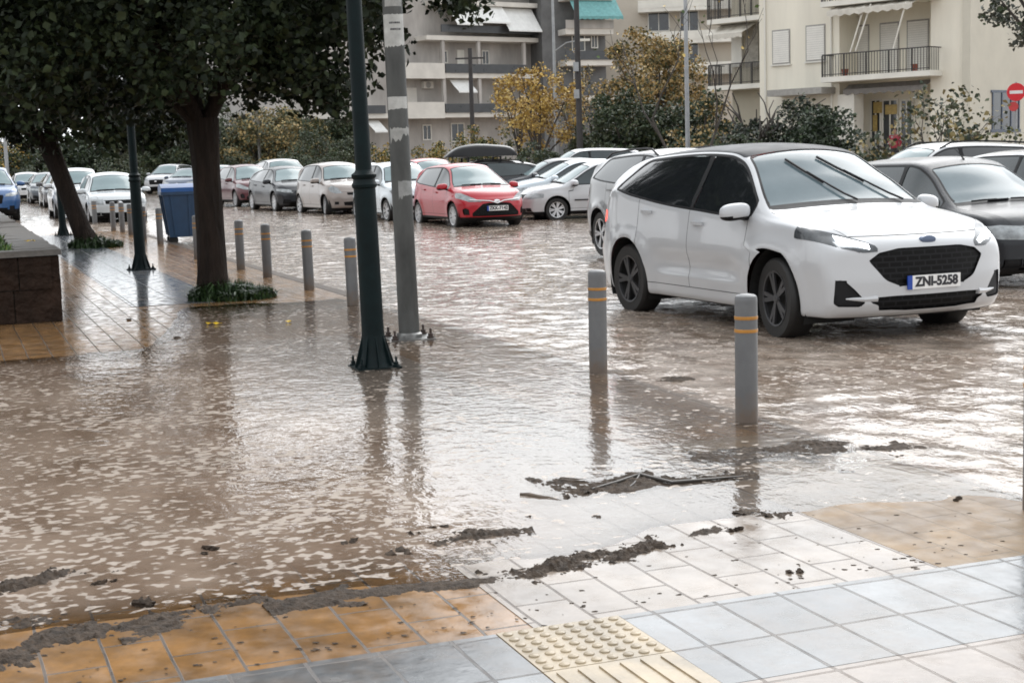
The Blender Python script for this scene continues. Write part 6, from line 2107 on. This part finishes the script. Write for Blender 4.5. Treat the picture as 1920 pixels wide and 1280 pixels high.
# cars standing the other way in the car park
make_car(SQUARE, WHITE, 'white hatchback facing left, parked right behind the bright red hatchback', PK, car_at(SQUARE, 1045, 416, 'fl', 193, -0.03), 193, extras=(side_strip,))
make_car(SEDAN, PALEBLUE, 'pale blue car facing left behind the white left-facing hatchback', PK, behind(1085, 40.5), 193)
make_car(SEDAN, paint('slate', (0.035, 0.038, 0.045), 0.1, coat=0.4), 'slate grey car facing left behind the pale blue car', PK, behind(1045, 44), 193)
make_car(SUV, WHITE, 'white car with dark windows farthest behind the slate grey car', PK, behind(1090, 50), 193)
rbc = make_car(SEDAN, BLACKP, 'black car carrying a black roof box behind the bright red hatchback', PK, behind(900, 44), 193, rails='b')
# roof box
def roof_box(car):
    z = D(900, 296, 44).z
    root = empty('roof_box', car.location + Vector((0, 0, 0)), car.rotation_euler.z)
    root.location.z = car.location.z
    tag(root, 'glossy black roof box carried on a parked car', 'roof box')
    zb = 1.52
    b = MB()
    prof = pchip([(-1.05, 0.10), (-0.9, 0.26), (-0.5, 0.33), (0.1, 0.37), (0.6, 0.31), (0.9, 0.16), (1.05, 0.03)])
    rings = []
    for k in range(23):
        x = -1.05 + 2.1 * k / 22
        h = prof(x); w_ = 0.40 * (1 - 0.55 * max(0, (x - 0.2) / 0.85) ** 2) * (1 - 0.25 * max(0, (-x - 0.7) / 0.35) ** 2)
        rings.append([b.bm.verts.new((x, w_ * math.copysign(abs(math.cos(a)) ** 0.6, math.cos(a)), zb + h * max(0, math.sin(a)) ** 0.6 if math.sin(a) > 0 else zb)) for a in [math.pi * j / 12 for j in range(13)]])
    for A, B_ in zip(rings[:-1], rings[1:]):
        for j in range(12): b._f([A[j], A[j + 1], B_[j + 1], B_[j]])
        b._f([A[12], A[0], B_[0], B_[12]])
    b._f(rings[0]); b._f(rings[-1])
    b.build('shell', [paint('box black', (0.004, 0.004, 0.005), coat=0.05)], root, True, 0.9)
    b = MB()
    for x in (-0.5, 0.45):
        b.bar((x, -0.55, 1.50), (x, 0.55, 1.50), 0.06, 0.03)
        for sy in (-1, 1): b.bar((x, sy * 0.5, 1.36), (x, sy * 0.5, 1.5), 0.05)
    b.build('roof_bar', [M_BLACK], root)
    b = MB(); b.bar((-1.0, -0.405, zb + 0.015), (0.6, -0.405, zb + 0.015), 0.02); b.build('seam', [M_GAP], root)
roof_box(rbc)
# right-hand side
dk = make_car(SQUARE, DARKGREY, 'dark grey hatchback with misted windscreen parked beyond the white moving crossover', PK, (0, 0, 0), -71, extras=(aerial,), screen=M_SCREEN)
def front_at(o, s, px_, py_, z, y, heading):
    """front corner of the car at a known point"""
    d = ray(px_, py_); t = (z - CAM_H) / d.z
    q = Vector((0, 0, CAM_H)) + d * t
    a = R(heading)
    lx = s.F(y, z)
    o.location = (q.x - (lx * math.cos(a) - y * math.sin(a)), q.y - (lx * math.sin(a) + y * math.cos(a)), WZ)
front_at(dk, SQUARE, 1893, 432, 0.64, -0.62, -71)
make_car(SUV, paint('pearl white', (0.50, 0.51, 0.52)), 'white estate with dark side windows behind the dark grey hatchback', PK, behind(1752, 27), 199, rails='b', dark_glass=True)
make_car(CITY, WHITE, 'white car at the right edge of the photo behind the dark grey hatchback', PK, behind(1975, 24), -71)
# left-hand group
make_car(SQUARE, paint('pale white', (0.50, 0.53, 0.545)), 'white hatchback facing the camera behind the row of pale bollards', PK, car_at(SQUARE, 170, 422, 'fr', -67, 0.06), -69)
make_car(ROUND, SILV, 'silver car mostly hidden behind the white hatchback and leaning trunk', PK, behind(140, 47), -69.5)
make_car(SUV, BLUE, 'blue car cut off by the left edge of the photo', PK, car_at(SUV, 38, 414, 'fl', -70.5, 0.12), -70.5)
make_car(SEDAN, paint('dark steel', (0.07, 0.08, 0.095), 0.3), 'dark steel car facing the camera between the blue car and the leaning trunk', PK, behind(84, 70), -70)
make_car(SQUARE, paint('pearl white', (0.50, 0.51, 0.52)), 'small white car right behind the blue car', PK, behind(48, 76), -70)
make_car(SEDAN, paint('charcoal', (0.045, 0.045, 0.05), 0.2), 'charcoal car beside the leaning trunk, in front of the silver one', PK, behind(112, 62), -69.5)
make_car(SUV, WHITE, 'white tall car standing angled behind the blue waste container', PK, behind(318, 86), -100)
make_car(SEDAN, paint('blue steel', (0.05, 0.07, 0.11), 0.3), 'dark blue car directly behind the blue waste container', PK, behind(352, 80), -95)
